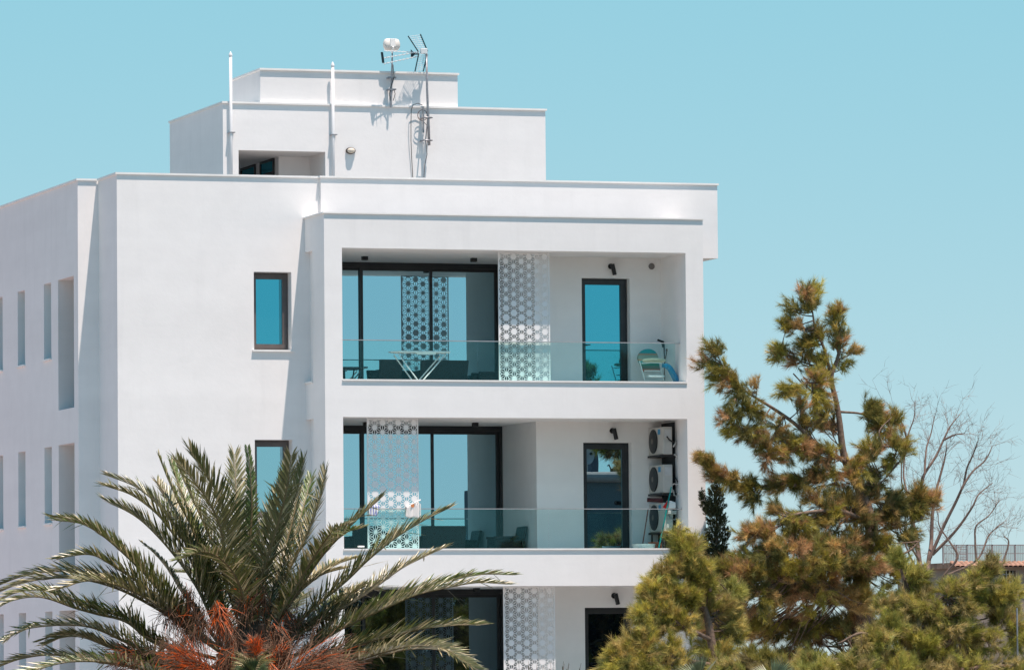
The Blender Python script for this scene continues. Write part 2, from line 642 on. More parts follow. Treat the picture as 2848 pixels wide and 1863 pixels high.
# bay: columns, beams, slabs
BX0, BX1, IX0, IX1 = -0.35, 7.271, 0.0, 6.911
for i in range(4):
    za, zb = max(GZ, 9.485 - ST * i), 12.0 - ST * i
    mb = MB()
    mb.box(BX0, IX0, 0, 0.80, za, zb)
    mb.build('column', M_WALL, B)
    mb = MB()
    mb.box(IX1, BX1, 0, A + 0.43, za, zb)
    mb.build('column', M_WALL, B)
for i in range(4):
    zt, zb = (12.645, 12.0) if i == 0 else (12.685 - ST * i, 12.0 - ST * i)
    if zb < GZ + .5:
        zb = GZ
    mb = MB()
    mb.box(BX0, BX1, 0.0, 0.34, zb, zt)                      # front beam
    mb.box(BX0, -0.008, 0.34, A - .001, zb, zt)
    mb.box(IX1 + .003, BX1, 0.34, A + .43, zb, zt)
    mb.build('spandrel', M_WALL, B)
    mb = MB()
    if i == 0:
        mb.box(BX0 - .035, BX1 + .02, -0.03, 0.5, zt, zt + 0.026)
        mb.box(BX0 - .035, BX0 + .4, 0.5, A - .002, zt, zt + 0.026)
    else:
        mb.box(IX0 - .012, IX1 + .005, -0.027, 0.45, zt - 0.2 + 0.2, zt + 0.03)
        mb.box(BX0 - .03, BX0 + .1, 0.80, A - .002, zt, zt + 0.03)
    mb.build('coping', M_COPE, B)
    if i == 0:
        mb = MB()
        mb.box(BX0 + .34, IX1 + .003, 0.34, A, zt - 0.2, zt - 0.01)
        mb.build('bay_roof', pmat('grey_roof_felt', (0.25, 0.25, 0.26), 0.9, 0.2, 2), B)
    # floor slab / ceiling of the loggia below
    mb = MB()
    mb.box(-0.10, IX1 + .002, 0.34, 3.9, 12.0 - ST * i, 12.45 - ST * i)
    mb.build('balcony_slab', M_WALL, B)
mb = MB()                                             # left cheek wall of the loggias
mb.box(-0.25, -0.004, 0.80, 3.9, GZ, 11.998)
mb.build('side_wall', M_WALL, B)
mb = MB()                                             # right cheek wall
mb.box(IX1 + .001, IX1 + .2, A + 0.43, 1.8, GZ, 11.998)
mb.build('side_wall', M_WALL, B)

# loggia back walls, doors, sliding doors, balustrades, screens
XE, YD, YS = 4.325, 1.45, 3.56
DX0, DX1 = 5.285, 6.275


def frame_rect(mb, a, b, c, d, y0, y1, t, mat=None, bottom=True):
    mb.box(a, a + t, y0, y1, c, d, mat)
    mb.box(b - t, b, y0, y1, c, d, mat)
    mb.box(a + t, b - t, y0, y1, d - t, d, mat)
    if bottom:
        mb.box(a + t, b - t, y0, y1, c, c + t, mat)


def star_screen(x0, x1, z0, z1, y0, th):
    """laser-cut star lattice: every lattice triangle is split in three, each third has a slot whose
    ends are blunted by a disc; the disc size swells and shrinks along the height"""
    mb = MB()
    a = 0.180
    hx = a * math.sqrt(3) / 2
    cols = range(-1, int((x1 - x0) / hx) + 3)
    P = {}
    for ci in cols:
        for rj in range(-2, int((z1 - z0) / a) + 3):
            P[(ci, rj)] = (x0 + 0.155 + (ci - 1) * hx, z0 + 0.05 + rj * a + (a / 2 if ci % 2 else 0))
    tris = []
    for (ci, rj) in P:
        if ci % 2:
            n1, n2, n3 = (ci + 1, rj), (ci + 1, rj + 1), (ci, rj + 1)
        else:
            n1, n2, n3 = (ci + 1, rj - 1), (ci + 1, rj), (ci, rj + 1)
        if n1 in P and n2 in P:
            tris.append((P[(ci, rj)], P[n1], P[n2]))
        if n2 in P and n3 in P:
            tris.append((P[(ci, rj)], P[n2], P[n3]))

    def clip(poly, bx0, bx1, bz0, bz1):
        for (ax, lim, sg) in ((0, bx0, 1), (0, bx1, -1), (1, bz0, 1), (1, bz1, -1)):
            o = []
            for k in range(len(poly)):
                p, q = poly[k], poly[(k + 1) % len(poly)]
                ip, iq = (p[ax] - lim) * sg >= 0, (q[ax] - lim) * sg >= 0
                if ip:
                    o.append(p)
                if ip != iq:
                    t = (lim - p[ax]) / (q[ax] - p[ax])
                    o.append((p[0] + (q[0] - p[0]) * t, p[1] + (q[1] - p[1]) * t))
            poly = o
            if len(poly) < 3:
                return []
        return poly
    fr = 0.022
    for t in tris:
        G = (sum(p[0] for p in t) / 3, sum(p[1] for p in t) / 3)
        for k in range(3):
            Pa, Pb = t[k], t[(k + 1) % 3]
            outer = clip([Pa, Pb, G], x0, x1, z0, z1)
            if not outer:
                continue
            zc = (Pa[1] + Pb[1]) / 2

            def rad(z):
                s = (z - z0) / (z1 - z0)
                return 0.044 + 0.016 * math.cos((s - 0.475) * 2 * PI / 0.60)
            va, vb, vg = Vector(Pa), Vector(Pb), Vector(G)
            ab = (vb - va).normalized()
            nrm = Vector((-ab.y, ab.x))
            if nrm.dot(vg - va) < 0:
                nrm = -nrm
            hw = 0.0068                       # half strip width
            ra, rb = rad(Pa[1]), rad(Pb[1])
            L = (vb - va).length
            hG = (vg - va).dot(nrm)           # height of G over AB
            sl = hG / (L / 2)
            ang = math.atan(sl)
            # slot between the strip on AB and the strips on AG, BG
            off = hw / math.cos(ang)

            def top(xx):
                return min(xx, L - xx) * sl - off
            xa, xb = ra, L - rb
            pts = []
            if xb - xa > 0.02:
                lo = hw * 0.75
                pts = [(xa, lo), (xb, lo)]
                if top(xb) > lo + .002:
                    pts.append((xb - .004, top(xb - .004)))
                pts.append((L / 2, hG - off))
                if top(xa) > lo + .002:
                    pts.append((xa + .004, top(xa + .004)))
                if hG - off < lo + 0.004:
                    pts = []
            hole = [tuple(va + ab * p[0] + nrm * p[1]) for p in pts]
            if hole:
                hole = clip(hole, x0 + fr, x1 - fr, z0 + fr, z1 - fr)
                if len(hole) >= 3:
                    ar = abs(sum(hole[q][0] * hole[(q + 1) % len(hole)][1] - hole[(q + 1) % len(hole)][0] * hole[q][1] for q in range(len(hole)))) / 2
                    if ar < 6e-5:
                        hole = []
                else:
                    hole = []
            pl = [outer] + ([hole] if hole else [])
            allp = [p for q in pl for p in q]
            tt = tessellate_polygon([[Vector((p[0], p[1], 0)) for p in q] for q in pl])
            mb.add([(p[0], y0, p[1]) for p in allp], [tuple(x) for x in tt])
            mb.add([(p[0], y0 + th, p[1]) for p in allp], [tuple(x)[::-1] for x in tt])
            if hole:
                m_ = len(hole)
                mb.add([(p[0], y0, p[1]) for p in hole] + [(p[0], y0 + th, p[1]) for p in hole],
                       [(q, (q + 1) % m_, (q + 1) % m_ + m_, q + m_) for q in range(m_)])
    mb.add([(x, y, z) for y in (y0, y0 + th) for (x, z) in ((x0, z0), (x1, z0), (x1, z1), (x0, z1))],
           [(0, 1, 5, 4), (1, 2, 6, 5), (2, 3, 7, 6), (3, 0, 4, 7)])
    return mb


SLX = [at(1002, 1000, YS).x, at(1017, 1000, YS).x, at(1191, 1000, YS).x, at(1207, 1000, YS).x]
for i in range(4):
    dz = -ST * i
    zs, zf = 12.0 + dz, 9.25 + dz
    if i == 3:
        zf = GZ
    # wall with the balcony door
    mb = MB()
    wall(mb, XE, IX1 + .001, zf, zs, [(DX0, DX1, zf + .02, 11.6 + dz, 0.24)], lambda u, z, d: (u, YD + d, z), 0.24)
    mb.add([(XE, YD, zf), (XE, YD, zs), (XE, 3.9, zs), (XE, 3.9, zf)], [(0, 1, 2, 3)])
    mb.build('back_wall', M_WALL, B)
    # door leaf
    mb = MB()
    y = YD + 0.17
    frame_rect(mb, DX0, DX1, zf + .02, 11.6 + dz, y, y + 0.07, 0.05)
    frame_rect(mb, DX0 + 0.035, DX1 - 0.06, zf + .04, 11.6 + dz - 0.035, y - 0.02, y + 0.05, 0.085)
    for hz in (0.35, 0.95, 1.9):
        mb.tube([(DX1 - .055, y - .025, zf + hz), (DX1 - .055, y - .025, zf + hz + .12)], 0.014, 8)
    door = mb.build('balcony_door', M_FRAME, B)
    if i < 2:
        mb = MB()
        mb.box(DX0 + .12, DX1 - .145, y + 0.012, y + 0.022, zf + .125, 11.6 + dz - .12)
        mb.build('pane', M_PANE if i == 0 else M_PANE2, door)
        mb = MB()
        hz = zf + 1.0
        mb.box(DX0 + .055, DX0 + .085, y - .03, y - .02, hz - .1, hz + .1)
        mb.tube([(DX0 + .07, y - .03, hz + .05), (DX0 + .07, y - .07, hz + .05), (DX0 + .2, y - .075, hz + .055)], 0.012, 8)
        mb.build('handle', M_BLACK, door)
    else:
        mb = MB()
        mb.box(DX0 + .12, DX1 - .145, y + 0.012, y + 0.022, zf + .125, 11.6 + dz - .12)
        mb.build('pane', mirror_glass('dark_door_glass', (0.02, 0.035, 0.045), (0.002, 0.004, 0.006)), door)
    # sliding door
    mb = MB()
    mb.box(IX0, XE, YS, YS + .12, zs - 0.10, zs)
    mb.box(IX0, XE, YS, YS + .12, zf, zf + .06)
    mb.box(IX0, IX0 + .06, YS, YS + .12, zf + .06, zs - .10)
    mb.box(XE - .06, XE, YS, YS + .12, zf + .06, zs - .10)
    sl = mb.build('sliding_door', M_FRAME, B)
    edges = [(IX0 + .06, (SLX[0] + SLX[1]) / 2 + .045), ((SLX[0] + SLX[1]) / 2 + .0, (SLX[2] + SLX[3]) / 2 + .045), ((SLX[2] + SLX[3]) / 2, XE - .06)]
    for k, (a, b) in enumerate(edges):
        y = YS + (0.012 if k % 2 else 0.062)
        mb = MB()
        a_ = a if k == 0 else a - .045
        frame_rect(mb, a_, b, zf + .06, zs - .10, y, y + .045, 0.06 if k else 0.055)
        lf = mb.build('door_leaf', M_FRAME, sl)
        mb = MB()
        mb.box(a_ + .055, b - .055, y + .018, y + .026, zf + .115, zs - .155)
        mb.build('pane', M_SLIDE if i < 2 else M_SLIDE_DIMMED, sl)
    # balustrade
    zr0, zr1 = 9.515 + dz, 10.27 + dz
    if i == 3:
        continue
    split = 2.80 if i == 0 else (4.20 if i == 1 else 2.3)
    mb = MB()
    mb.box(IX0 + .003, IX1 - .10, 0.352, 0.392, zr1, zr1 + 0.016)
    mb.box(IX1 - .10, IX1 - .002, 0.345, 0.40, zr1 - .004, zr1 + 0.012)
    bal = mb.build('balustrade', M_RAIL, B)
    for (a, b) in ((IX0 + .01, split - .006), (split + .006, IX1 - .1)):
        mb = MB()
        mb.box(a, b, 0.364, 0.380, zr0 + .002, zr1 - .001)
        mb.build('glass_panel', M_RAILGLASS, bal)
    # privacy screen
    px = (3.24, 4.28) if i == 0 else ((0.592, 1.612) if i == 1 else (3.285, 4.325))
    if i < 3:
        s_ = star_screen(px[0], px[1], zr0 + .006, zs - .01, 0.412, 0.012)
        s_.build('privacy_screen', M_SCREEN, B)

# ------------------------------------------------ roof tower
TX0, TX1, TY, TZ = -1.14, 5.53, 4.30, 15.14
RX0, RX1, RZ = -0.825, 0.946, 14.225
yi = 4.3
for _ in range(40):
    yi += (RZ - at(775, 436, yi).z) / 0.086
xi = at(775, 436, yi).x
mb = MB()
wall(mb, TX0, TX1, 13.0, TZ, [(RX0, RX1, 12.99, RZ, 0.25)], lambda u, z, d: (u, TY + d, z), 0.25)
wall(mb, TY, 8.38, 13.0, TZ, [], lambda u, z, d: (TX0, u, z), 0)
wall(mb, TY, 8.38, 13.0, TZ, [], lambda u, z, d: (TX1, u, z), 0)
wall(mb, TX0, TX1, 13.0, TZ, [(TX0 + .3, xi, 12.99, 13.9)], lambda u, z, d: (u, 8.38, z), 0)
mb.add([(TX0, TY, TZ), (TX1, TY, TZ), (TX1, 8.38, TZ), (TX0, 8.38, TZ)], [(0, 1, 2, 3)])
mb.add([(TX0, TY + .25, RZ), (TX1, TY + .25, RZ), (TX1, 8.38, RZ), (TX0, 8.38, RZ)], [(0, 1, 2, 3)])
mb.add([(xi, yi, 13.0), (RX1 + .4, yi, 13.0), (RX1 + .4, yi, RZ), (xi, yi, RZ)], [(0, 1, 2, 3)])
mb.add([(RX1 + .02, TY + .25, 13.0), (RX1 + .02, yi, 13.0), (RX1 + .02, yi, RZ), (RX1 + .02, TY + .25, RZ)], [(0, 1, 2, 3)])
tower_wall = mb
lw = []
for (ua, ub, vt) in ((672, 712, 466), (725.5, 764, 445)):
    p, q = atX(ua, vt, xi), atX(ub, vt, xi)
    lw.append((q.y, p.y))
LZ = 14.0
tower_wall.add([], [])
wall(tower_wall, yi, 8.38, 13.0, RZ, [], lambda u, z, d: (xi + d, u, z), 0.0)
tw = tower_wall.build('roof_tower', M_WALL, B)
for (ya, yb) in lw:
    zt_ = atX(764, 437, xi).z
    mb = MB()
    x = xi - 0.03
    mb.box(x, xi - .002, ya, ya + .07, 13.05, zt_)
    mb.box(x, xi - .002, yb - .07, yb, 13.05, zt_)
    mb.box(x, xi - .002, ya + .07, yb - .07, zt_ - .07, zt_)
    mb.box(x, xi - .002, ya + .07, yb - .07, zt_ - .34, zt_ - .28)
    z = 13.1
    while z < zt_ - .36:
        mb.add([(x + .004, ya + .07, z), (x + .004, yb - .07, z), (xi - .004, yb - .07, z + .05), (xi - .004, ya + .07, z + .05)], [(0, 1, 2, 3)])
        z += 0.06
    lv = mb.build('louvre_window', M_FRAME, tw)
    mb = MB()
    mb.box(x + .012, x + .016, ya + .07, yb - .07, zt_ - .28, zt_ - .07)
    mb.build('pane', M_PANE, lv)
mb = MB()
mb.box(TX0 - .02, TX1 + .025, TY - .035, 8.41, TZ, TZ + .037)
mb.build('coping', M_COPE, tw)
UX0, UX1, UY, UZ = -0.362, 3.71, 4.34, 15.817
mb = MB()
mb.box(UX0, UX1, UY, 6.5, TZ + .03, UZ)
mb.build('tower_head', M_WALL, tw)
mb = MB()
mb.box(UX0 - .02, UX1 + .025, UY - .04, 6.53, UZ, UZ + .037)
mb.build('coping', M_COPE, tw)

# ---------------------------------------------------------------- roof furniture
for k, (x, zt_) in enumerate(((-1.0, 16.07), (1.085, 15.92))):
    t = thing('vent_pipe', ['taller white vent pipe at the left corner of the roof tower',
                            'shorter white vent pipe between the tower recess and the oval lamp'][k], 'pipe', (x, 4.21, 13.0),
              'white vent pipes on the roof tower')
    mb = MB()
    mb.tube([(x, 4.21, 13.0), (x, 4.21, 14.55), (x, 4.21, zt_)], 0.030, 14)
    mb.build('pipe', M_PIPE, t, smooth=True)
    mb = MB()
    mb.lathe((x, 4.21, zt_ - .02), [(0.031, 0), (0.037, 0.015), (0.034, 0.05), (0.016, 0.08), (0.008, 0.10)], 'z', 14)
    mb.build('cap', M_PIPE, t, smooth=True)
    mb = MB()
    for bz in (14.55,):
        mb.box(x - .045, x + .075, 4.165, 4.298, bz, bz + .018)
    mb.build('bracket', M_STEEL, t)

p = at(974.5, 420, TY)
t = thing('bulkhead_lamp', 'oval cream bulkhead lamp with dark rim on the white roof tower', 'lamp', p)
mb = MB()
mb.lathe(p, [(0.100, -.001), (0.100, -0.03), (0.094, -0.05), (0.082, -0.052)], 'y', 28, 1.0, 0.66)
mb.build('rim', pmat('brown_rim', (0.06, 0.045, 0.04), 0.5), t, smooth=False)
mb = MB()
mb.lathe(p, [(0.080, -0.045), (0.080, -0.06), (0.070, -0.088), (0.045, -0.106), (0.012, -0.112)], 'y', 28, 1.0, 0.66)
mb.build('diffuser', M_CREAM, t, smooth=True)

# mast with a drum-shaped antenna
def P(u, v, y):
    return at(u, v, y)


y1 = 4.19
b = P(1087, 300, y1)
t = thing('mast_antenna', 'white drum shaped antenna on a short steel mast', 'antenna', b)
mb = MB()
mb.tube([b, P(1089, 230, y1), P(1091, 150, y1), P(1091, 128, y1)], [0.022, 0.02, 0.014, 0.014], 10)
for v in (216, 249):
    q = P(1089, v, y1)
    mb.box(q.x - .075, q.x + .085, y1 - .03, y1 - .006, q.z - .018, q.z + .012)
    mb.box(q.x - .06, q.x - .03, y1 - .02, UY + .01, q.z - .02, q.z + .01)
    mb.box(q.x + .04, q.x + .07, y1 - .02, UY + .01, q.z - .02, q.z + .01)
    mb.tube([(q.x - .065, y1 - .05, q.z), (q.x - .065, y1 + .03, q.z)], .012, 6)
    mb.tube([(q.x + .075, y1 - .05, q.z), (q.x + .075, y1 + .03, q.z)], .012, 6)
mb.build('mast', M_STEEL, t, smooth=False)
mb = MB()
q = P(1089, 125, y1)
prof = []
for k in range(13):
    s_ = -0.165 + 0.33 * k / 12
    rr = 0.122 * max(0, 1 - abs(s_ / 0.168) ** 5) ** 0.3
    prof.append((max(rr, 0.02), s_))
mb.lathe(q, prof, 'x', 24, 0.75, 1.0)
mb.build('drum_housing', pmat('ivory_plastic', (0.72, 0.67, 0.62), 0.35, 0.05), t, smooth=True)
mb = MB()
mb.box(q.x - .055, q.x + .055, q.y - .10, q.y + .05, q.z - .05, q.z + .110)
mb.tube([(q.x, q.y - .02, q.z - .16), (q.x, q.y - .11, q.z - .05)], .02, 8)
mb.build('clamp', pmat('white_clamp', (0.82, 0.80, 0.78), 0.4, 0.05), t, bevel=0.012)
mb = MB()
mb.tube([P(1093, 180, y1 - .03), P(1096, 216, y1 - .03), P(1086, 245, y1 - .02), P(1083, 262, y1 - .02), P(1086, 285, y1)], .008, 6)
mb.tube([P(1096, 250, y1 - .03), P(1099, 262, y1), P(1094, 280, y1 + .1)], .007, 6)
mb.build('lead', M_BLACK, t, smooth=True)

# mast with a three-boom television aerial and corner reflector
y2 = 4.10
b = P(1193.5, 405, y2)
t = thing('television_aerial', 'long television aerial with dark corner reflector on the taller mast', 'antenna', b)
mb = MB()
mb.tube([b, P(1191, 330, y2), P(1188, 250, y2), P(1186, 150, y2)], [0.028, 0.026, 0.022, 0.022], 10)
for v in (328, 391):
    q = P(1191, v, y2)
    mb.box(q.x - .12, q.x + .07, y2 - .03, y2 - .01, q.z - .012, q.z + .016)
    for dx in (-.10, .05):
        mb.box(q.x + dx - .012, q.x + dx + .012, y2 - .02, TY + .001, q.z - .012, q.z + .012)
    mb.tube([(q.x + .065, y2 - .06, q.z), (q.x + .065, y2 + .05, q.z)], .014, 6)
mb.build('mast', M_STEEL, t, smooth=True)
# booms
tip_y, rear_y = 3.98, 4.08
mb = MB()
for (va, vb) in ((162, 145), (178, 157), (142, 147)):
    pa, pb = P(1068, va, tip_y), P(1165, vb, rear_y)
    mb.tube([pa, pb], .008, 6)
    for k in range(9):
        s_ = (k + .5) / 9
        c = pa.lerp(pb, s_)
        dd = Vector((0.03, -0.05, 0.022)) if va != 142 else Vector((0.025, -0.045, -0.02))
        mb.tube([c - dd, c + dd], .0045, 5)
mb.build('boom', M_ALU, t)
mb = MB()
q1, q2 = P(1062, 146, tip_y), P(1066, 176, tip_y)
dirz = (q2 - q1) / 2
mb.obox((q1 + q2) / 2, Vector((0.022, -0.01, 0)), Vector((0.01, 0.035, 0)), dirz)
q = P(1147, 151, rear_y)
mb.add([q + Vector((-.04, -.02, .09)), q + Vector((-.03, .02, .09)), q + Vector((-.03, -.02, -.09)), q + Vector((-.03, .02, -.09)),
        q + Vector((.05, -.02, .012)), q + Vector((.05, .02, .012)), q + Vector((.05, -.02, -.012)), q + Vector((.05, .02, -.012))],
       [(0, 4, 5, 1), (2, 3, 7, 6), (0, 2, 6, 4), (1, 5, 7, 3), (0, 1, 3, 2), (4, 6, 7, 5)])
mb.tube([q + Vector((.05, 0, 0)), P(1166, 151, rear_y)], .016, 8)
mb.build('dipole', pmat('navy_black_plastic', (0.006, 0.022, 0.032), 0.45), t, bevel=0.006)
M_REFL = pmat('blue_black_rod', (0.008, 0.05, 0.06), 0.4)
for (r1, r2, r3, r4) in (((1135, 101), (1163, 144), (1169, 96), (1189, 144)), ((1164, 153), (1154, 200), (1189, 153), (1177, 199))):
    mb = MB()
    A1, A2, B1, B2 = P(*r1, rear_y - .12), P(*r2, rear_y - .04), P(*r3, rear_y + .15), P(*r4, rear_y + .02)
    mb.tube([A1, A2], .012, 6, M_REFL)
    mb.tube([B1, B2], .015, 6, M_REFL)
    for k in range(9):
        s_ = (k + .3) / 9
        mb.tube([A1.lerp(A2, s_), B1.lerp(B2, s_)], .004, 5, M_ALU)
    for k in (1, 2):
        mb.tube([A1.lerp(B1, k / 3), A2.lerp(B2, k / 3)], .004, 5, M_ALU)
    mb.build('reflector', None, t)
mb = MB()
q = P(1181, 148, rear_y)
mb.box(q.x - .09, q.x + .05, q.y - .04, q.y + .03, q.z - .02, q.z + .09)
mb.build('junction_box', M_ALU, t, bevel=0.01)

# coiled spare cable and downlead
t = thing('coax_cable', 'dark looped aerial cable hanging down the roof tower wall', 'cable', P(1175, 320, 4.2))
mb = MB()
mb.tube([P(1175, 293, 4.2), P(1163, 288, 4.2), P(1149, 292, 4.2), P(1144, 305, 4.22), P(1143, 340, 4.22), P(1143, 390, 4.24), P(1145, 440, 4.26), P(1148, 494, 4.27)], .007, 6)
mb.build('downlead', M_BLACK, t, smooth=True)
mb = MB()
pts = []
for k in range(41):
    q = 2 * PI * k / 20
    pts.append(P(1175 - 13 * math.cos(q) * (1 + .05 * math.sin(k)), 321 + 15 * math.sin(q), 4.16 + .0012 * k))
mb.tube(pts, .0065, 6)
mb.tube([P(1176, 337, 4.18), P(1188, 350, 4.2), P(1184, 390, 4.22), P(1188, 430, 4.24), P(1181, 460, 4.26), P(1179, 494, 4.27)], .006, 6)
mb.build('coil', pmat('brown_cable', (0.12, 0.07, 0.06), 0.5), t, smooth=True)
mb = MB()
q = P(1176, 300, 4.2)
mb.box(q.x - .015, q.x + .015, 4.16, 4.19, q.z - .5, q.z + .02)
mb.build('cable_tray', M_STEEL, t)

# downlights and wall lamps in the loggias
for i in range(3):
    for k, (u, v) in enumerate(((1014.5, 711), (1317.5, 720.5))):
        q = at(u, v, 2.05)
        x, z = q.x, 12.0 - ST * i
        mb = MB()
        mb.box(x - .052, x + .052, 1.99, 2.11, z - .075, z)
        o = mb.build('downlight', M_BLACK, None, bevel=0.004)
        nm = ['top', 'middle', 'lowest'][i]
        tag(o, f'black square ceiling spotlight of the {nm} loggia, ' + ('near its left column' if k == 0 else 'towards its middle'),
            'light', 'square ceiling spotlights')
    q = at(1703, 735, 1.40)
    x, z = q.x, 11.70 - ST * i + 0.13
    t = thing('wall_lamp', ['black tubular wall lamp above the teal glass door of the top loggia',
                            'black tubular wall lamp above the glass door beside the air conditioners',
                            'black tubular wall lamp above the dark doorway of the lowest loggia'][i], 'lamp', (x, YD, z), 'tubular wall lamps above the balcony doors')
    mb = MB()
    mb.lathe((x - .02, YD, z), [(0.055, 0), (0.055, -0.03)], 'y', 16)
    mb.build('wall_plate', M_BLACK, t)
    mb = MB()
    mb.tube([(x - .02, YD - .02, z), (x - .02, YD - .10, z + .01)], .02, 8)
    mb.tube([(x - .025, YD - .12, z + .035), (x + .03, YD - .10, z - .17)], .042, 14)
    mb.build('lamp_head', M_BLACK, t)
q = at(1812, 741, YD)
mb = MB()
mb.lathe(q, [(0.062, 0.0), (0.062, -.015), (0.054, -.022), (0.03, -.024)], 'y', 22)
o = mb.build('air_outlet', M_GREY)
tag(o, 'round grey vent cap high on the top loggia wall', 'vent')


# ---------------------------------------------------------------- loggia furniture
def armchair(label, x, y, zf, rz, wd=0.62, dp=0.62, sub='armchair', cat='chair', group='dark rattan seats on the balconies', bh=0.74):
    t = thing(sub, label, cat, (0, 0, 0), group)
    h = wd / 2
    mb = MB()
    mb.box(-h + .07, h - .07, -dp / 2, dp / 2 - .06, 0.27, 0.37)
    mb.build('seat', M_RATTAN, t, bevel=0.015)
    mb = MB()                                   # slightly tilted back rest
    vs = [(-h + .02, dp / 2 - .10, .30), (h - .02, dp / 2 - .10, .30), (h - .02, dp / 2 - .04, .30), (-h + .02, dp / 2 - .04, .30),
          (-h, dp / 2 - .01, bh), (h, dp / 2 - .01, bh), (h, dp / 2 + .05, bh), (-h, dp / 2 + .05, bh)]
    mb.add(vs, [(0, 3, 2, 1), (4, 5, 6, 7), (0, 1, 5, 4), (1, 2, 6, 5), (2, 3, 7, 6), (3, 0, 4, 7)])
    mb.build('backrest', M_RATTAN, t, bevel=0.02)
    for s_ in (-1, 1):
        mb = MB()
        xx = s_ * (h + .0)
        mb.box(min(xx, xx - s_ * .07), max(xx, xx - s_ * .07), -dp / 2 - .02, dp / 2 - .05, 0.50, 0.55)
        mb.box(min(xx - s_ * .01, xx - s_ * .06), max(xx - s_ * .01, xx - s_ * .06), -dp / 2, dp / 2 - .09, 0.28, 0.50)
        mb.build('armrest', M_RATTAN, t, bevel=0.012)
        for yy in (-dp / 2 + .01, dp / 2 - .1):
            mb = MB()
            mb.box(min(xx - s_ * .01, xx - s_ * .055), max(xx - s_ * .01, xx - s_ * .055), yy, yy + .045, 0, .28)
            mb.build('leg', M_RATTAN, t)
    t.location = (x, y, zf)
    t.rotation_euler = (0, 0, rz)
    return t


def X_at(u, v, y):
    return at(u, v, y).x


Z0, Z1, Z2 = 9.25, 6.05, 2.85
armchair('dark rattan armchair on the top balcony, its back towards the glass near the left column', X_at(1066, 1006, 2.2), 2.0, Z0, PI, 0.48)
armchair('wide dark rattan loveseat behind the white folding table', X_at(1218, 1006, 2.2), 2.1, Z0, PI, 0.98, 0.62, 'loveseat', 'sofa')
armchair('dark rattan armchair beside the star screen of the top balcony', X_at(1366, 1030, 2.4), 2.4, Z0, -PI / 2, 0.55, bh=0.62)
armchair('wide dark rattan loveseat on the lower balcony beside the star screen', X_at(1212, 1460, 2.2), 2.0, Z1, PI, 0.92, 0.62, 'loveseat', 'sofa')
armchair('dark rattan armchair in side view, near the return wall of the lower balcony', X_at(1408, 1480, 2.2), 2.2, Z1, -PI / 2, 0.55)
armchair('dark rattan armchair of the lower balcony, half behind its star screen', X_at(1000, 1500, 2.2), 2.0, Z1, PI, 0.6)

# low side table at the far left of the top balcony
q = at(965, 1024, 1.6)
t = thing('side_table', 'small dark side table at the left column of the top balcony', 'table', (q.x, 1.6, Z0))
mb = MB()
mb.box(q.x - .35, q.x + .26, 1.35, 1.85, q.z - .025, q.z)
mb.build('tabletop', M_RATTAN, t)
for (dx, dy) in ((.2, -.2), (.2, .2), (-.28, -.2), (-.28, .2)):
    mb = MB()
    mb.tube([(q.x + dx, 1.6 + dy, q.z - .02), (q.x + dx - .02, 1.6 + dy, q.z - .15), (q.x + dx - .12, 1.6 + dy, Z0)], .014, 6)
    mb.build('leg', M_RATTAN, t)

# white folding table
yt = 0.85
qa, qb = at(1092, 982, yt), at(1243, 979, yt)
zt_ = (qa.z + qb.z) / 2
M_WPAINT = pmat('white_painted_metal', (0.80, 0.82, 0.82), 0.35, 0.05)
t = thing('folding_table', 'white folding table with crossed tubular legs behind the glass balustrade', 'table', ((qa.x + qb.x) / 2, yt, Z0))
mb = MB()
mb.box(qa.x + .08, qb.x, yt - .22, yt + .22, zt_ - .012, zt_ + .022)
mb.add([(qa.x + .08, yt - .2, zt_ - .01), (qa.x + .08, yt + .2, zt_ - .01), (qa.x - .06, yt + .1, zt_), (qa.x - .06, yt - .1, zt_),
        (qa.x + .08, yt - .2, zt_ + .02), (qa.x + .08, yt + .2, zt_ + .02), (qa.x - .06, yt + .1, zt_ + .015), (qa.x - .06, yt - .1, zt_ + .015)],
       [(0, 1, 2, 3), (4, 7, 6, 5), (0, 3, 7, 4), (3, 2, 6, 7), (2, 1, 5, 6)])
mb.build('tabletop', M_WPAINT, t, bevel=0.006)
for (ua, va, ub, vb, uc, vc) in ((1102, 986, 1153, 1056, 1168, 1078), (1231, 988, 1172, 1056, 1155, 1078)):
    for dy in (-.16, .16):
        mb = MB()
        a_, b_, c_ = at(ua, va, yt), at(ub, vb, yt), at(uc, vc, yt)
        c2 = a_ + (b_ - a_) * ((a_.z - Z0) / (a_.z - b_.z))
        mb.tube([(a_.x, yt + dy, a_.z), (b_.x, yt + dy, b_.z), (c2.x, yt + dy, Z0)], .013, 8)
        mb.build('leg', M_WPAINT, t, smooth=True)
mb = MB()
mb.box(qa.x + .42, qa.x + .80, yt - .2, yt - .18, zt_ - .05, zt_ - .012)
mb.build('crossbar', M_WPAINT, t)

# folding high chair
yh = 0.95
q = at(1815, 1000, yh)
t = thing('high_chair', 'folded child high chair with rainbow striped seat and white frame', 'high chair', (q.x, yh, Z0))


def HP(zx, zy, y=yh):           # a point of the chair picked in its close-up
    return at(1540 + zx * .26975, 680 + zy * .26975, y)


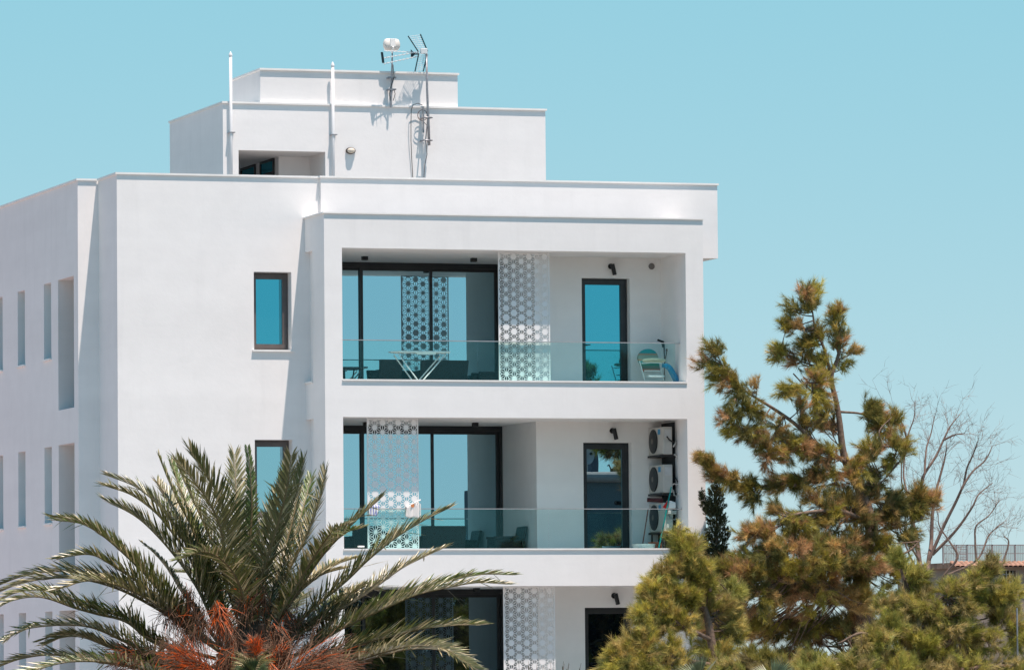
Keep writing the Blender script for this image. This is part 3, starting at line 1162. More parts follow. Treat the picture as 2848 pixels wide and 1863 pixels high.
m_, nt_, out_ = newmat('rainbow_cloth')
N_, L_ = nt_.nodes, nt_.links
bs = N_.new('ShaderNodeBsdfPrincipled')
bs.inputs['Roughness'].default_value = .7
tc_ = N_.new('ShaderNodeTexCoord')
sp = N_.new('ShaderNodeSeparateXYZ')
L_.new(tc_.outputs['Generated'], sp.inputs[0])
cr = N_.new('ShaderNodeValToRGB')
cr.color_ramp.interpolation = 'CONSTANT'
cr.color_ramp.elements[0].color = (0.40, 0.13, 0.08, 1)
cr.color_ramp.elements[1].position = 0.12
cr.color_ramp.elements[1].color = (0.12, 0.16, 0.12, 1)
for pos, col in ((0.25, (.03, .22, .15, 1)), (0.36, (.10, .38, .34, 1)), (0.48, (.55, .30, .16, 1)), (0.54, (.30, .36, .28, 1)), (0.72, (.42, .24, .15, 1)), (0.80, (0.0, .30, .32, 1))):
    e_ = cr.color_ramp.elements.new(pos)
    e_.color = col
L_.new(sp.outputs['Z'], cr.inputs[0])
L_.new(cr.outputs[0], bs.inputs['Base Color'])
L_.new(bs.outputs[0], out_.inputs['Surface'])
mb = MB()
# tall rounded seat back
ring = []
for k in range(17):
    q_ = PI * k / 16
    ring.append((975 - 105 * math.cos(q_), 1175 - 100 * math.sin(q_)))
ring += [(1100, 1300), (930, 1310)]
f0 = [HP(a, b_, yh + .12) for a, b_ in ring]
f1 = [HP(a, b_, yh + .12) + Vector((0, .07, 0)) for a, b_ in ring]
k = len(ring)
mb.add(f0 + f1, [tuple(range(k)), tuple(range(k, 2 * k))[::-1]] + [(i_, (i_ + 1) % k, (i_ + 1) % k + k, i_ + k) for i_ in range(k)])
mb.build('seat', m_, t)
mb = MB()
rim_ = []
for k in range(21):
    q_ = 2 * PI * k / 20
    rim_.append(HP(1035 + 115 * math.cos(q_), 1195 + 16 * math.sin(q_), yh - .12 + .12 * math.sin(q_)))
mb.tube(rim_, .022, 8)
mb.add(rim_[:20], [tuple(range(20))])
mb.build('tray', pmat('cream_tray', (0.72, 0.70, 0.52), 0.35, .05), t)
for pts in (((885, 1200), (945, 1415)), ((1135, 1210), (1110, 1300), (1140, 1415)), ((935, 1300), (1110, 1300)), ((905, 1225), (960, 1222), (1010, 1216), (1100, 1222), (1130, 1250))):
    mb = MB()
    mb.tube([HP(a, b_, yh - .14) for a, b_ in pts], .009, 6)
    mb.build('leg' if pts[-1][1] > 1400 else 'frame_bar', M_WPAINT, t)
mb = MB()
a_, b_ = HP(972, 1355, yh - .2), HP(1132, 1355, yh - .2)
mb.box(a_.x, b_.x, yh - .26, yh - .14, a_.z - .02, a_.z + .015)
mb.build('footrest', M_WPAINT, t)

# blue plastic slide beside the high chair
t = None
mb = MB()
pts = [(1140, 1245), (1175, 1245), (1210, 1275), (1240, 1330), (1275, 1400), (1290, 1440)]
ys_ = .47
for k in range(len(pts) - 1):
    a_, b_ = HP(*pts[k], ys_), HP(*pts[k + 1], ys_)
    d = (b_ - a_).normalized()
    nrm = Vector((-d.z, 0, d.x)) * 0.035
    mb.add([a_ + nrm + Vector((0, -.02, 0)), b_ + nrm + Vector((0, -.02, 0)), b_ - nrm + Vector((0, -.02, 0)), a_ - nrm + Vector((0, -.02, 0)),
            a_ + nrm + Vector((0, .14, 0)), b_ + nrm + Vector((0, .14, 0)), b_ - nrm + Vector((0, .14, 0)), a_ - nrm + Vector((0, .14, 0))],
           [(0, 3, 2, 1), (4, 5, 6, 7), (0, 1, 5, 4), (3, 7, 6, 2), (0, 4, 7, 3), (1, 2, 6, 5)])
o = mb.build('toy_slide', pmat('blue_plastic', (0.01, 0.17, 0.33), .35))
tag(o, 'curved blue plastic toy slide against the right column of the top balcony', 'slide')
# kick scooter
a_, b_ = HP(1140, 1020, 1.25), HP(1120, 1060, 1.25)
t = thing('kick_scooter', 'dark kick scooter with black handlebar leaning in the top balcony corner', 'scooter', (a_.x, 1.25, Z0))
mb = MB()
mb.tube([HP(1135, 1020, 1.25), HP(1145, 1200, 1.25), (HP(1150, 1300, 1.25).x, 1.25, Z0 + .1)], .014, 8)
mb.build('stem', M_BLACK, t)
mb = MB()
mb.tube([HP(1075, 985, 1.2), HP(1130, 1005, 1.27)], .022, 8)
mb.tube([HP(1120, 1010, 1.25), HP(1130, 1060, 1.25)], .024, 8)
mb.build('handlebar', M_BLACK, t)
mb = MB()
q = HP(1150, 1300, 1.25)
mb.box(q.x - .06, q.x + .05, 0.85, 1.25, Z0 + .05, Z0 + .075)
mb.build('deck', M_BLACK, t)
for yy in (.82, 1.28):
    mb = MB()
    mb.lathe((q.x, yy, Z0 + .055), [(.05, -.015), (.055, 0), (.05, .015)], 'x', 14)
    mb.build('wheel', M_BLACK, t)
# long handled dustpan stick next to it
mb = MB()
mb.tube([HP(1168, 1085, 1.1), HP(1150, 1180, 1.1), (HP(1120, 1330, 1.1).x, 1.1, Z0)], .010, 6)
mb.lathe(HP(1168, 1090, 1.1), [(.022, -.02), (.026, 0), (.02, .03)], 'z', 8)
o = mb.build('broom_stick', pmat('brown_stick', (.16, .09, .07), .5))
tag(o, 'thin brown stick leaning behind the rainbow high chair', 'stick')


# ---------------------------------------------------------------- air conditioners and clutter, lower balcony
def AP(zx, zy, y):
    return at(1740 + zx * .2697, 1140 + zy * .2697, y)


M_ACW = pmat('white_enamel', (0.50, 0.48, 0.45), .4, .05)
M_ACG = pmat('black_grille', (0.02, 0.024, 0.026), .5)
M_STK = pmat('blue_sticker', (0.015, 0.24, 0.46), .4, .03)
M_BRK = pmat('dark_bracket', (0.03, 0.03, 0.033), .6)
yA0, yA1 = 0.56, 1.41
ACX0, ACX1 = AP(388, 400, yA0).x, AP(482, 400, yA0).x
for k, (za, zb) in enumerate(((172, 455), (560, 850), (952, 1250))):
    zt_, zb_ = AP(430, za, yA0).z, AP(430, zb, yA0).z
    t = thing('air_conditioner', ['white air conditioner outdoor unit, topmost of the three on the lower balcony',
                                  'white air conditioner outdoor unit in the middle of the stack of three',
                                  'white air conditioner outdoor unit behind the balustrade glass, lowest of the three'][k],
              'air conditioner', (ACX0, (yA0 + yA1) / 2, zb_), 'stacked air conditioner outdoor units')
    mb = MB()
    mb.box(ACX0, ACX1, yA0, yA1, zb_, zt_)
    mb.build('casing', M_ACW, t, bevel=0.012)
    mb = MB()
    yc = yA1 - .30
    zc = (zt_ + zb_) / 2
    rr = (zt_ - zb_) * .44
    mb.lathe((ACX0 - .002, yc, zc), [(rr, .0), (rr, -.015), (rr * .96, -.02), (rr * .5, -.03), (.05, -.032)], 'x', 32)
    mb.build('fan_grille', M_ACG, t)
    mb = MB()
    mb.lathe((ACX0 - .034, yc, zc), [(.055, 0), (.05, -.004)], 'x', 18)
    mb.build('hub', M_GREY, t)
    mb = MB()
    mb.box(ACX0 - .004, ACX0 - .0005, yA0 + .16, yA0 + .30, zt_ - .14, zt_ - .04)
    mb.build('energy_sticker', M_STK, t)
    mb = MB()
    mb.box(ACX0 + .03, ACX1 - .03, yA0 - .016, yA0 - .0, zt_ - .21, zt_ - .05)
    mb.box(ACX0 + .05, ACX1 - .025, yA0 - .02, yA0 - .016, zt_ - .10, zt_ - .085)
    mb.build('valve_cover', pmat('grey_white_cover', (.52, .52, .52), .4), t, bevel=.006)
    mb = MB()
    mb.box(ACX0 + .045, ACX1 - .02, yA0 - .012, yA0 - .0, zb_ + .06, zb_ + .24)
    mb.build('side_panel', M_ACW, t, bevel=.004)
    mb = MB()
    mb.box(ACX0 - .02, IX1 - .002, yA0 + .08, yA0 + .13, zb_ - .05, zb_ - .005)
    mb.box(ACX0 - .02, IX1 - .002, yA1 - .16, yA1 - .11, zb_ - .05, zb_ - .005)
    mb.box(ACX0 - .03, ACX0, yA0 + .02, yA1 - .03, zb_ - .045, zb_ - .008)
    mb.build('bracket', M_BRK, t)
    # pipes to the wall
    mb = MB()
    c0 = Vector(((ACX0 + ACX1) / 2 + .03, yA0 - .02, zb_ + .22))
    if k == 0:
        mb.tube([AP(425, 270, yA0 - .03), AP(450, 305, yA0 - .05), AP(490, 330, yA0), AP(530, 340, yA0 + .1)], .014, 7, M_BLACK)
        mb.tube([AP(490, 380, yA0), AP(510, 350, yA0), AP(520, 320, yA0 + .05), AP(540, 350, yA0 + .1)], .016, 7, M_ACW)
        mb.tube([AP(500, 455, yA0), AP(530, 480, yA0), AP(545, 550, yA0 + .02), AP(570, 600, yA0 + .05), AP(580, 560, yA0 + .1)], .014, 7, M_ACW)
    elif k == 1:
        mb.tube([AP(475, 780, yA0), AP(500, 758, yA0), AP(540, 770, yA0), AP(552, 830, yA0), AP(530, 885, yA0), AP(500, 880, yA0 + .05), AP(492, 820, yA0 + .05)], .013, 7, M_ACW)
        mb.tube([AP(510, 690, yA0), AP(540, 740, yA0), AP(560, 820, yA0 + .05), AP(572, 900, yA0 + .06), AP(575, 970, yA0 + .08)], .013, 7, M_BLACK)
    else:
        mb.tube([AP(440, 1075, yA0 - .02), AP(470, 1120, yA0 - .02), AP(510, 1130, yA0), AP(530, 1080, yA0 + .05), AP(520, 1040, yA0 + .1)], .014, 7, M_STEEL)
        mb.tube([AP(490, 1180, yA0), AP(520, 1200, yA0), AP(525, 1130, yA0 + .05)], .013, 7, M_BLACK)
    mb.build('hose', None, t, smooth=True)

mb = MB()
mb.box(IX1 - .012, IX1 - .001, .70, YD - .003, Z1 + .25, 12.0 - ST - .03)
mb.build('side_panel', pmat('painted_shade_grey', (.03, .034, .038), .7, .3, 3), B)  # dark sheet painting in the shade on the wall behind the units
# stand under the lowest unit
mb = MB()
zb_ = AP(430, 1250, yA0).z - .052
for (xx, yy) in ((ACX0, yA0 + .05), (ACX0, yA1 - .12), (ACX1 - .04, yA0 + .05), (ACX1 - .04, yA1 - .12)):
    mb.box(xx, xx + .03, yy, yy + .03, Z1, zb_)
mb.box(ACX0, ACX1, yA0 + .05, yA0 + .08, zb_ - .03, zb_)
o = mb.build('steel_stand', M_BRK)
tag(o, 'dark four legged steel stand under the lowest air conditioner', 'stand')
# teal broom
t = thing('broom', 'broom with long teal handle leaning on the stacked air conditioners', 'broom', (AP(345, 1410, .5).x, .5, Z1))
mb = MB()
a_, b_ = AP(472, 790, .5), AP(345, 1405, .5)
mb.tube([a_, b_, b_ + (b_ - a_).normalized() * .05], .014, 8)
mb.build('handle', pmat('teal_handle', (0.0, .27, .26), .4), t)
mb = MB()
mb.box(b_.x - .16, b_.x + .12, .46, .56, Z1 + .06, Z1 + .14)
for k in range(14):
    mb.box(b_.x - .16 + k * .02, b_.x - .147 + k * .02, .455, .565, Z1, Z1 + .062)
mb.build('brush', pmat('teal_bristle', (0.01, .16, .16), .8), t)
# red dustpan hung on the unit
mb = MB()
ya_ = .52
d0 = [AP(440, 928, ya_), AP(385, 1000, ya_), AP(440, 1028, ya_), AP(452, 1010, ya_), AP(412, 992, ya_), AP(448, 945, ya_)]
k = len(d0)
mb.add(d0 + [p_ + Vector((0, .03, 0)) for p_ in d0], [tuple(range(k)), tuple(range(k, 2 * k))[::-1]] + [(i_, (i_ + 1) % k, (i_ + 1) % k + k, i_ + k) for i_ in range(k)])
dp0 = [AP(440, 935, ya_ + .01), AP(392, 998, ya_ + .01), AP(440, 1020, ya_ + .01)]
mb.add(dp0, [(0, 1, 2)])
o = mb.build('dustpan', pmat('red_plastic', (.72, .02, .015), .35))
tag(o, 'bright red plastic dustpan in front of the lowest air conditioner', 'dustpan')
# white tub
t = thing('plastic_tub', 'white plastic tub hanging beside the red dustpan', 'tub', AP(480, 1000, .5))
mb = MB()
a_, b_, c_, d_ = AP(455, 930, .5), AP(518, 950, .5), AP(520, 1012, .5), AP(440, 1012, .5)
dy = Vector((0, .2, 0))
mb.add([a_, b_, c_, d_, a_ + dy, b_ + dy, c_ + dy, d_ + dy], [(0, 1, 2, 3), (7, 6, 5, 4), (0, 4, 5, 1), (1, 5, 6, 2), (2, 6, 7, 3), (3, 7, 4, 0)])
mb.build('bowl', M_WPAINT, t, bevel=.015)
mb = MB()
a_, b_ = AP(438, 1034, .49), AP(526, 1072, .49)
mb.box(a_.x, b_.x, .49, .72, b_.z, a_.z)
mb.build('base', pmat('grey_tub_base', (.5, .47, .46), .5), t, bevel=.01)
# rolled mat on top of unit three
mb = MB()
mb.tube([AP(222, 925, .7), AP(300, 928, .66), AP(385, 932, .6)], .042, 10)
o = mb.build('rolled_mat', pmat('dark_red_cloth', (.06, .012, .016), .8, .5, 20))
tag(o, 'dark red rolled mat lying on the lowest air conditioner', 'mat')
# brown stick and basin on the floor
mb = MB()
a_, b_ = AP(232, 1020, 1.0), AP(178, 1370, 1.0)
b2 = a_ + (b_ - a_) * ((a_.z - Z1) / (a_.z - b_.z))
mb.tube([a_, b2], .012, 8)
o = mb.build('mop_stick', pmat('brown_stick_two', (.18, .08, .06), .5))
tag(o, 'brown mop stick leaning beside the lowest air conditioner', 'stick')
mb = MB()
a_, b_ = AP(105, 1380, .75), AP(280, 1380, .75)
mb.lathe(((a_.x + b_.x) / 2, .75, Z1), [(.16, 0), (.18, .02), (.235, a_.z - Z1 - .02), (.245, a_.z - Z1), (.22, a_.z - Z1), (.2, .1)], 'z', 24)
o = mb.build('wash_basin', M_WPAINT, smooth=False)
tag(o, 'white wash basin on the floor of the lower balcony', 'basin')
mb = MB()
a_ = AP(305, 1360, .7)
mb.lathe((a_.x, .7, Z1), [(.09, 0), (.12, .15), (.13, a_.z - Z1 - .03), (.14, a_.z - Z1), (.11, a_.z - Z1 - .01)], 'z', 20)
o = mb.build('flower_pot', pmat('terracotta', (.30, .10, .06), .8))
tag(o, 'terracotta flower pot beside the white wash basin', 'flower pot')


# towels over the handrail of the lower balcony
def TP(zx, zy, y):
    return at(940 + zx * .2698, 1140 + zy * .2698, y)


def cloth(name, label, top, bot, mat, seed, yf=0.335):
    rng = random.Random(seed)
    n, m_ = 14, 10
    vs, fs = [], []
    for j in range(m_ + 1):
        s_ = j / m_
        for i_ in range(n + 1):
            q = i_ / n
            a_ = Vector(TP(*top[0], yf)).lerp(TP(*top[1], yf), q)
            b_ = Vector(TP(*bot[0], yf)).lerp(TP(*bot[1], yf), q)
            p_ = a_.lerp(b_, s_)
            p_.y += (-.012 - .02 * math.sin(q * 13 + seed) * s_ - .012 * math.sin(q * 27 + s_ * 3))
            p_.z += .012 * math.sin(q * 9 + seed) * s_
            vs.append(p_)
    for j in range(m_):
        for i_ in range(n):
            a = j * (n + 1) + i_
            fs.append((a, a + 1, a + n + 2, a + n + 1))
    # fold over the rail and hang behind
    k0 = len(vs)
    for dz_, dy_ in ((.02, .02), (.015, .05), (-.15, .06)):
        for i_ in range(n + 1):
            p_ = vs[i_] + Vector((0, dy_ + .03, dz_))
            vs.append(p_)
    prev = list(range(n + 1))
    for r_ in range(3):
        cur = [k0 + r_ * (n + 1) + i_ for i_ in range(n + 1)]
        for i_ in range(n):
            fs.append((prev[i_ + 1], prev[i_], cur[i_], cur[i_ + 1]))
        prev = cur
    mb = MB()
    mb.add(vs, fs)
    o = mb.build(name, mat, smooth=True)
    so_ = o.modifiers.new('solid', 'SOLIDIFY')
    so_.thickness = .006
    tag(o, label, 'towel', 'laundry on the lower balcony rail')
    return o


def stripes(name, c1, c2, sc_):
    m_, nt_, out_ = newmat(name)
    N_, L_ = nt_.nodes, nt_.links
    b_ = N_.new('ShaderNodeBsdfPrincipled')
    b_.inputs['Roughness'].default_value = .9
    tc_ = N_.new('ShaderNodeTexCoord')
    wv = N_.new('ShaderNodeTexWave')
    wv.inputs['Scale'].default_value = sc_
    wv.inputs['Distortion'].default_value = .4
    cr_ = N_.new('ShaderNodeValToRGB')
    cr_.color_ramp.elements[0].color = (*c1, 1)
    cr_.color_ramp.elements[1].color = (*c2, 1)
    cr_.color_ramp.elements[0].position = .42
    cr_.color_ramp.elements[1].position = .55
    L_.new(tc_.outputs['Object'], wv.inputs['Vector'])
    L_.new(wv.outputs['Fac'], cr_.inputs[0])
    L_.new(cr_.outputs[0], b_.inputs['Base Color'])
    L_.new(b_.outputs[0], out_.inputs['Surface'])
    return m_


cloth('towel', 'blue and white striped towel hanging over the lower glass balustrade', ((312, 985), (428, 990)), ((318, 1085), (392, 1092)), stripes('blue_stripes', (.22, .25, .48), (.78, .77, .76), 6.0), 1)
cloth('towel', 'white towel with an orange print hanging over the lower glass balustrade', ((705, 1002), (835, 960)), ((690, 1100), (835, 1112)), stripes('orange_print', (.74, .70, .68), (.76, .73, .71), 3.0), 2)
mb = MB()
mb.add([TP(750, 975, .30), TP(788, 962, .30), TP(784, 1000, .30), TP(758, 1002, .30)], [(0, 1, 2, 3)])
mb.add([TP(750, 975, .305), TP(788, 962, .305), TP(784, 1000, .305), TP(758, 1002, .305)], [(3, 2, 1, 0)])
for q_ in bpy.data.objects:
    if q_.get('label', '').startswith('white towel with an orange'):
        mb.build('orange_print', pmat('orange_dye', (.62, .22, .08), .9), q_)
mb = MB()
mb.tube([TP(735, 990, .33), TP(790, 955, .32), TP(852, 925, .32)], .016, 8)
mb.tube([TP(848, 965, .36), TP(850, 1110, .36)], .012, 8)
o = mb.build('clothes_airer', M_WPAINT)
tag(o, 'white clothes airer arm sticking up behind the white towel', 'clothes airer')
mb = MB()
mb.box(at(996, 1512, .25).x, at(1012, 1512, .25).x, .2, .3, 6.347, 6.375)
o = mb.build('folded_cloth', M_WPAINT, bevel=.008)
tag(o, 'small folded white cloth on the lower balcony sill', 'cloth')


# ---------------------------------------------------------------- vegetation helpers
def catmull(pts, n):
    pts = [Vector(p) for p in pts]
    P_ = [pts[0] * 2 - pts[1]] + pts + [pts[-1] * 2 - pts[-2]]
    seg = len(pts) - 1
    out = []
    for k in range(n + 1):
        t = k / n * seg
        i = min(int(t), seg - 1)
        f = t - i
        a, b, c, d = P_[i], P_[i + 1], P_[i + 2], P_[i + 3]
        out.append(0.5 * ((2 * b) + (c - a) * f + (2 * a - 5 * b + 4 * c - d) * f * f + (3 * b - a - 3 * c + d) * f ** 3))
    return out


def np_mesh(name, V, F, tints, mat, parent=None, org=None):
    """triangles/quads from numpy arrays, with a per-vertex 'tint' colour"""
    V = np.asarray(V, dtype=np.float32)
    F = np.asarray(F, dtype=np.int32)
    if parent is not None and parent.get('_org'):
        V = V - np.array(parent['_org'], dtype=np.float32)
    me = bpy.data.meshes.new(name)
    k = F.shape[1]
    me.vertices.add(len(V))
    me.vertices.foreach_set('co', V.ravel())
    me.loops.add(F.size)
    me.loops.foreach_set('vertex_index', F.ravel())
    me.polygons.add(len(F))
    me.polygons.foreach_set('loop_start', np.arange(0, F.size, k, dtype=np.int32))
    me.polygons.foreach_set('loop_total', np.full(len(F), k, dtype=np.int32))
    if tints is not None:
        a = me.color_attributes.new('tint', 'FLOAT_COLOR', 'POINT')
        T = np.ones((len(V), 4), dtype=np.float32)
        T[:, :3] = tints
        a.data.foreach_set('color', T.ravel())
    me.materials.append(mat)
    me.update()
    me.validate()
    o = bpy.data.objects.new(name, me)
    C.objects.link(o)
    if parent is not None:
        o.parent = parent
        if parent.get('_org'):
            o['_org'] = parent['_org']
    return o


def norm(a):
    return a / np.maximum(np.linalg.norm(a, axis=-1, keepdims=True), 1e-9)


def needles(pos, dirs, lens, tint, n=60, nl=0.095, width=0.006, spread=(0.35, 0.95), rng=RNG):
    """pos, dirs: (S,3); needles all round each shoot, pointing forward. returns V,F,T"""
    S = len(pos)
    d = norm(np.asarray(dirs, dtype=float))
    ref = np.where(np.abs(d[:, 2:3]) < 0.9, np.array([[0, 0, 1.0]]), np.array([[1.0, 0, 0]]))
    e1 = norm(np.cross(d, ref))
    e2 = np.cross(d, e1)
    t = rng.random((S, n)) ** 0.8
    ph = rng.random((S, n)) * 2 * PI
    al = spread[0] + (spread[1] - spread[0]) * rng.random((S, n)) * (1.1 - 0.6 * t)
    base = pos[:, None, :] + d[:, None, :] * (t * np.asarray(lens)[:, None])[..., None]
    rad = e1[:, None, :] * np.cos(ph)[..., None] + e2[:, None, :] * np.sin(ph)[..., None]
    nd = d[:, None, :] * np.cos(al)[..., None] + rad * np.sin(al)[..., None]
    L = nl * (0.7 + 0.5 * rng.random((S, n)))
    tip = base + nd * L[..., None]
    tip[..., 2] -= 0.008 * rng.random((S, n))
    side = norm(np.cross(nd, rng.normal(size=(S, n, 3)))) * width * 0.5
    V = np.stack([base - side, base + side, tip], axis=2).reshape(-1, 3)
    F = np.arange(len(V)).reshape(-1, 3)
    T = np.repeat(np.asarray(tint), n * 3, axis=0)
    return V, F, T


PAL_PINE = np.array([1.55, 1.38, 1.40]) * np.array([[.27, .225, .062], [.19, .19, .052], [.34, .26, .105], [.13, .14, .048], [.32, .215, .105], [.25, .24, .048]])


def pine(name, label, branches, blobs, Y, base_uv, palette, seed, nshoot_scale=1.0, trunk_r=0.16, group='pine trees', dens=1.0, needle_w=0.0070, shoot_len=0.20, cones=True):
    """branches: polylines of (u, v, dy, radius) in the photograph's frame at depth Y+dy;
    blobs: (u, v, ru, rv, dy, count) foliage masses; each cluster hangs on a twig from the nearest branch"""
    rng = np.random.default_rng(seed)
    ctr = at(base_uv[0], 1733, Y)
    org = (ctr.x, Y, GZ)
    t = thing(name, label, 'tree', org, group)
    ppm = F / ((Vector((ctr.x, Y, 4)) - CAM).dot(fwd))
    bp, bpts = MB(), []
    first = True
    for br in branches:
        pts = [at(b_[0], b_[1], Y + b_[2]) for b_ in br]
        rr = [b_[3] for b_ in br]
        n = max(6, 4 * len(pts))
        cv = catmull(pts, n)
        rad = [float(np.interp(k / n * (len(pts) - 1), range(len(pts)), rr)) for k in range(n + 1)]
        if first:
            tr = MB()
            tr.tube([Vector((cv[0].x, cv[0].y, GZ - .05))] + cv if cv[0].z > GZ else cv, [rad[0] * 1.25] + rad if cv[0].z > GZ else rad, 10)
            tr.build('trunk', M_BARK, t, smooth=True)
            first = False
        else:
            bp.tube(cv, rad, 7)
        bpts += [(p_, r_) for p_, r_ in zip(cv, rad)]
    BP = np.array([tuple(p_) for p_, _ in bpts])
    pos, dirs, lens, tint = [], [], [], []
    cone_pts = []
    for (u, v, ru, rv, dy, cnt) in blobs:
        c = np.array(at(u, v, Y + dy))
        low = v > 1400
        cnt = max(2, int(cnt * nshoot_scale * (0.47 if v < 1250 else (0.78 if v < 1400 else 1.25)) + rng.random()))
        ru, rv = max(7, ru - 20), max(7, rv - 20)
        btone = rng.normal(0, .10)
        for _ in range(cnt):
            while True:
                q = rng.uniform(-1, 1, 3)
                if (q ** 2).sum() < 1:
                    break
            q = q / max(1e-6, np.linalg.norm(q)) * np.linalg.norm(q) ** 0.55
            off = np.array(rgt) * q[0] * ru / ppm + np.array(upv) * q[1] * rv / ppm + np.array(fwd) * q[2] * (1.5 if low else .8) * (ru + rv) / 2 / ppm
            p_ = c + off
            k = np.argmin(((BP - p_) ** 2).sum(1))
            att = BP[max(0, k - rng.integers(0, 4))]
            dv = p_ - att
            dist = np.linalg.norm(dv)
            if dist > 1.1:                       # branch it off an inner point of the mass instead
                att = p_ - dv / dist * rng.uniform(.5, 1.0)
                dv = p_ - att
                dist = np.linalg.norm(dv)
            d = dv / max(dist, 1e-6)
            mid = (att + p_) / 2 + np.array([0, 0, -.06 * dist])
            cv = catmull([att, mid, p_], 4)
            bp.tube(cv, [.014, .012, .010, .008, .005], 4, cap=False)
            dirn = norm(d * .9 + off / (np.linalg.norm(off) + .05) * .5 + np.array([0, 0, .4]) + rng.normal(0, .28, 3))
            ns = rng.integers(6, 10)
            ct = palette[rng.integers(len(palette))] * (1 + btone + rng.normal(0, .16))
            for s_ in range(ns):
                dd = norm(dirn + rng.normal(0, .42, 3))
                a0 = p_ + rng.normal(0, .05, 3) - d * rng.uniform(0, .20)
                pos.append(a0)
                dirs.append(dd)
                lens.append(shoot_len * rng.uniform(.6, 1.2))
                tint.append(np.clip(ct * (1 + rng.normal(0, .12)), .01, .7))
            if cones and rng.random() < .06:
                cone_pts.append(p_ - np.array([0, 0, .05]) + rng.normal(0, .05, 3))
    bp.build('branches', M_BARK, t, smooth=True)
    pos, dirs, lens, tint = np.array(pos), np.array(dirs), np.array(lens), np.array(tint)
    V, Fc, T = needles(pos, dirs, lens, tint, n=int(64 * dens), nl=0.155, width=needle_w, rng=rng)
    np_mesh('crown', V, Fc, T, M_NEEDLE, t)
    if cones and cone_pts:
        cb = MB()
        cb.lathe((0, 0, 0), [(.008, -.05), (.030, -.03), (.036, 0), (.024, .035), (.006, .05)], 'z', 8)
        first_cone = cb.build('cone', M_BARK, None)
        for k, p_ in enumerate(cone_pts[:40]):
            co = first_cone if k == 0 else first_cone.copy()
            if k:
                C.objects.link(co)
            co.parent = t
            co.location = Vector(p_) - Vector(org)
    return t


# ---------------------------------------------------------------- the tall pine
Yp = -1.6
trunk = [(2420, 2350, 0, .22), (2400, 1900, 0, .20), (2395, 1667, 0, .17), (2398, 1563, 0, .15), (2425, 1480, 0, .13), (2400, 1381, 0, .10), (2368, 1317, 0, .085),
         (2346, 1262, 0, .07), (2334, 1165, 0, .055), (2325, 1113, 0, .05), (2312, 1049, 0, .045), (2330, 995, 0, .035), (2337, 940, 0, .025), (2328, 860, 0, .01)]
brs = [trunk,
       [(2312, 1049, 0, .035), (2292, 970, -.1, .028), (2267, 914, -.1, .02), (2257, 856, -.1, .015), (2230, 792, -.1, .006)],
       [(2360, 1290, 0, .05), (2273, 1235, -.2, .042), (2209, 1177, -.3, .036), (2145, 1132, -.4, .03), (2113, 1113, -.4, .026), (2058, 1075, -.5, .02), (2030, 1035, -.5, .015), (2007, 1012, -.5, .011), (1980, 945, -.5, .005)],
       [(2113, 1113, -.4, .016), (2070, 1140, -.5, .012), (2020, 1160, -.6, .006)],
       [(2145, 1132, -.4, .016), (2110, 1180, -.6, .012), (2060, 1220, -.7, .006)],
       [(2180, 1155, -.3, .016), (2150, 1220, -.4, .012), (2130, 1270, -.4, .006)],
       [(2312, 1040, 0, .024), (2289, 1023, .1, .02), (2241, 1010, .2, .015), (2177, 985, .2, .01), (2133, 972, .2, .005)],
       [(2315, 1070, 0, .022), (2241, 1065, -.4, .016), (2193, 1091, -.5, .010), (2168, 1094, -.5, .005)],
       [(2338, 1145, 0, .025), (2394, 1150, .2, .02), (2433, 1166, .3, .015), (2470, 1180, .3, .01), (2500, 1168, .3, .006)],
       [(2352, 1290, 0, .04), (2407, 1288, -.2, .035), (2433, 1266, -.2, .03), (2452, 1240, -.2, .024), (2446, 1198, -.2, .014), (2480, 1160, -.1, .008)],
       [(2452, 1240, -.2, .02), (2490, 1245, -.3, .014), (2520, 1262, -.3, .006)],
       [(2400, 1381, 0, .04), (2452, 1400, .1, .032), (2513, 1404, .2, .026), (2545, 1394, .2, .02), (2561, 1359, .2, .010), (2575, 1345, .2, .006)],
       [(2545, 1394, .2, .014), (2575, 1400, .2, .01), (2606, 1390, .2, .005)],
       [(2507, 1285, .2, .012), (2510, 1349, .2, .014), (2539, 1378, .2, .014)],
       [(2370, 1325, 0, .05), (2313, 1317, .2, .042), (2205, 1338, .5, .032), (2104, 1353, .8, .024), (2039, 1338, .9, .016), (1988, 1317, .9, .011), (1948, 1262, .9, .005)],
       [(2410, 1450, 0, .05), (2330, 1420, -.5, .04), (2205, 1432, -.8, .03), (2169, 1461, -.8, .02), (2075, 1490, -.9, .008)],
       [(2400, 1560, 0, .06), (2300, 1540, -.6, .05), (2200, 1530, -.9, .03), (2100, 1530, -1, .015)],
       [(2395, 1640, 0, .06), (2280, 1640, -.5, .05), (2150, 1610, -.8, .03), (2000, 1600, -1, .012)],
       [(2398, 1600, 0, .05), (2470, 1560, -.2, .035), (2530, 1530, -.2, .02), (2560, 1500, -.2, .01)],
       [(2410, 1480, 0, .04), (2480, 1470, .3, .025), (2550, 1450, .3, .012), (2585, 1440, .3, .006)]]
K = 1.0
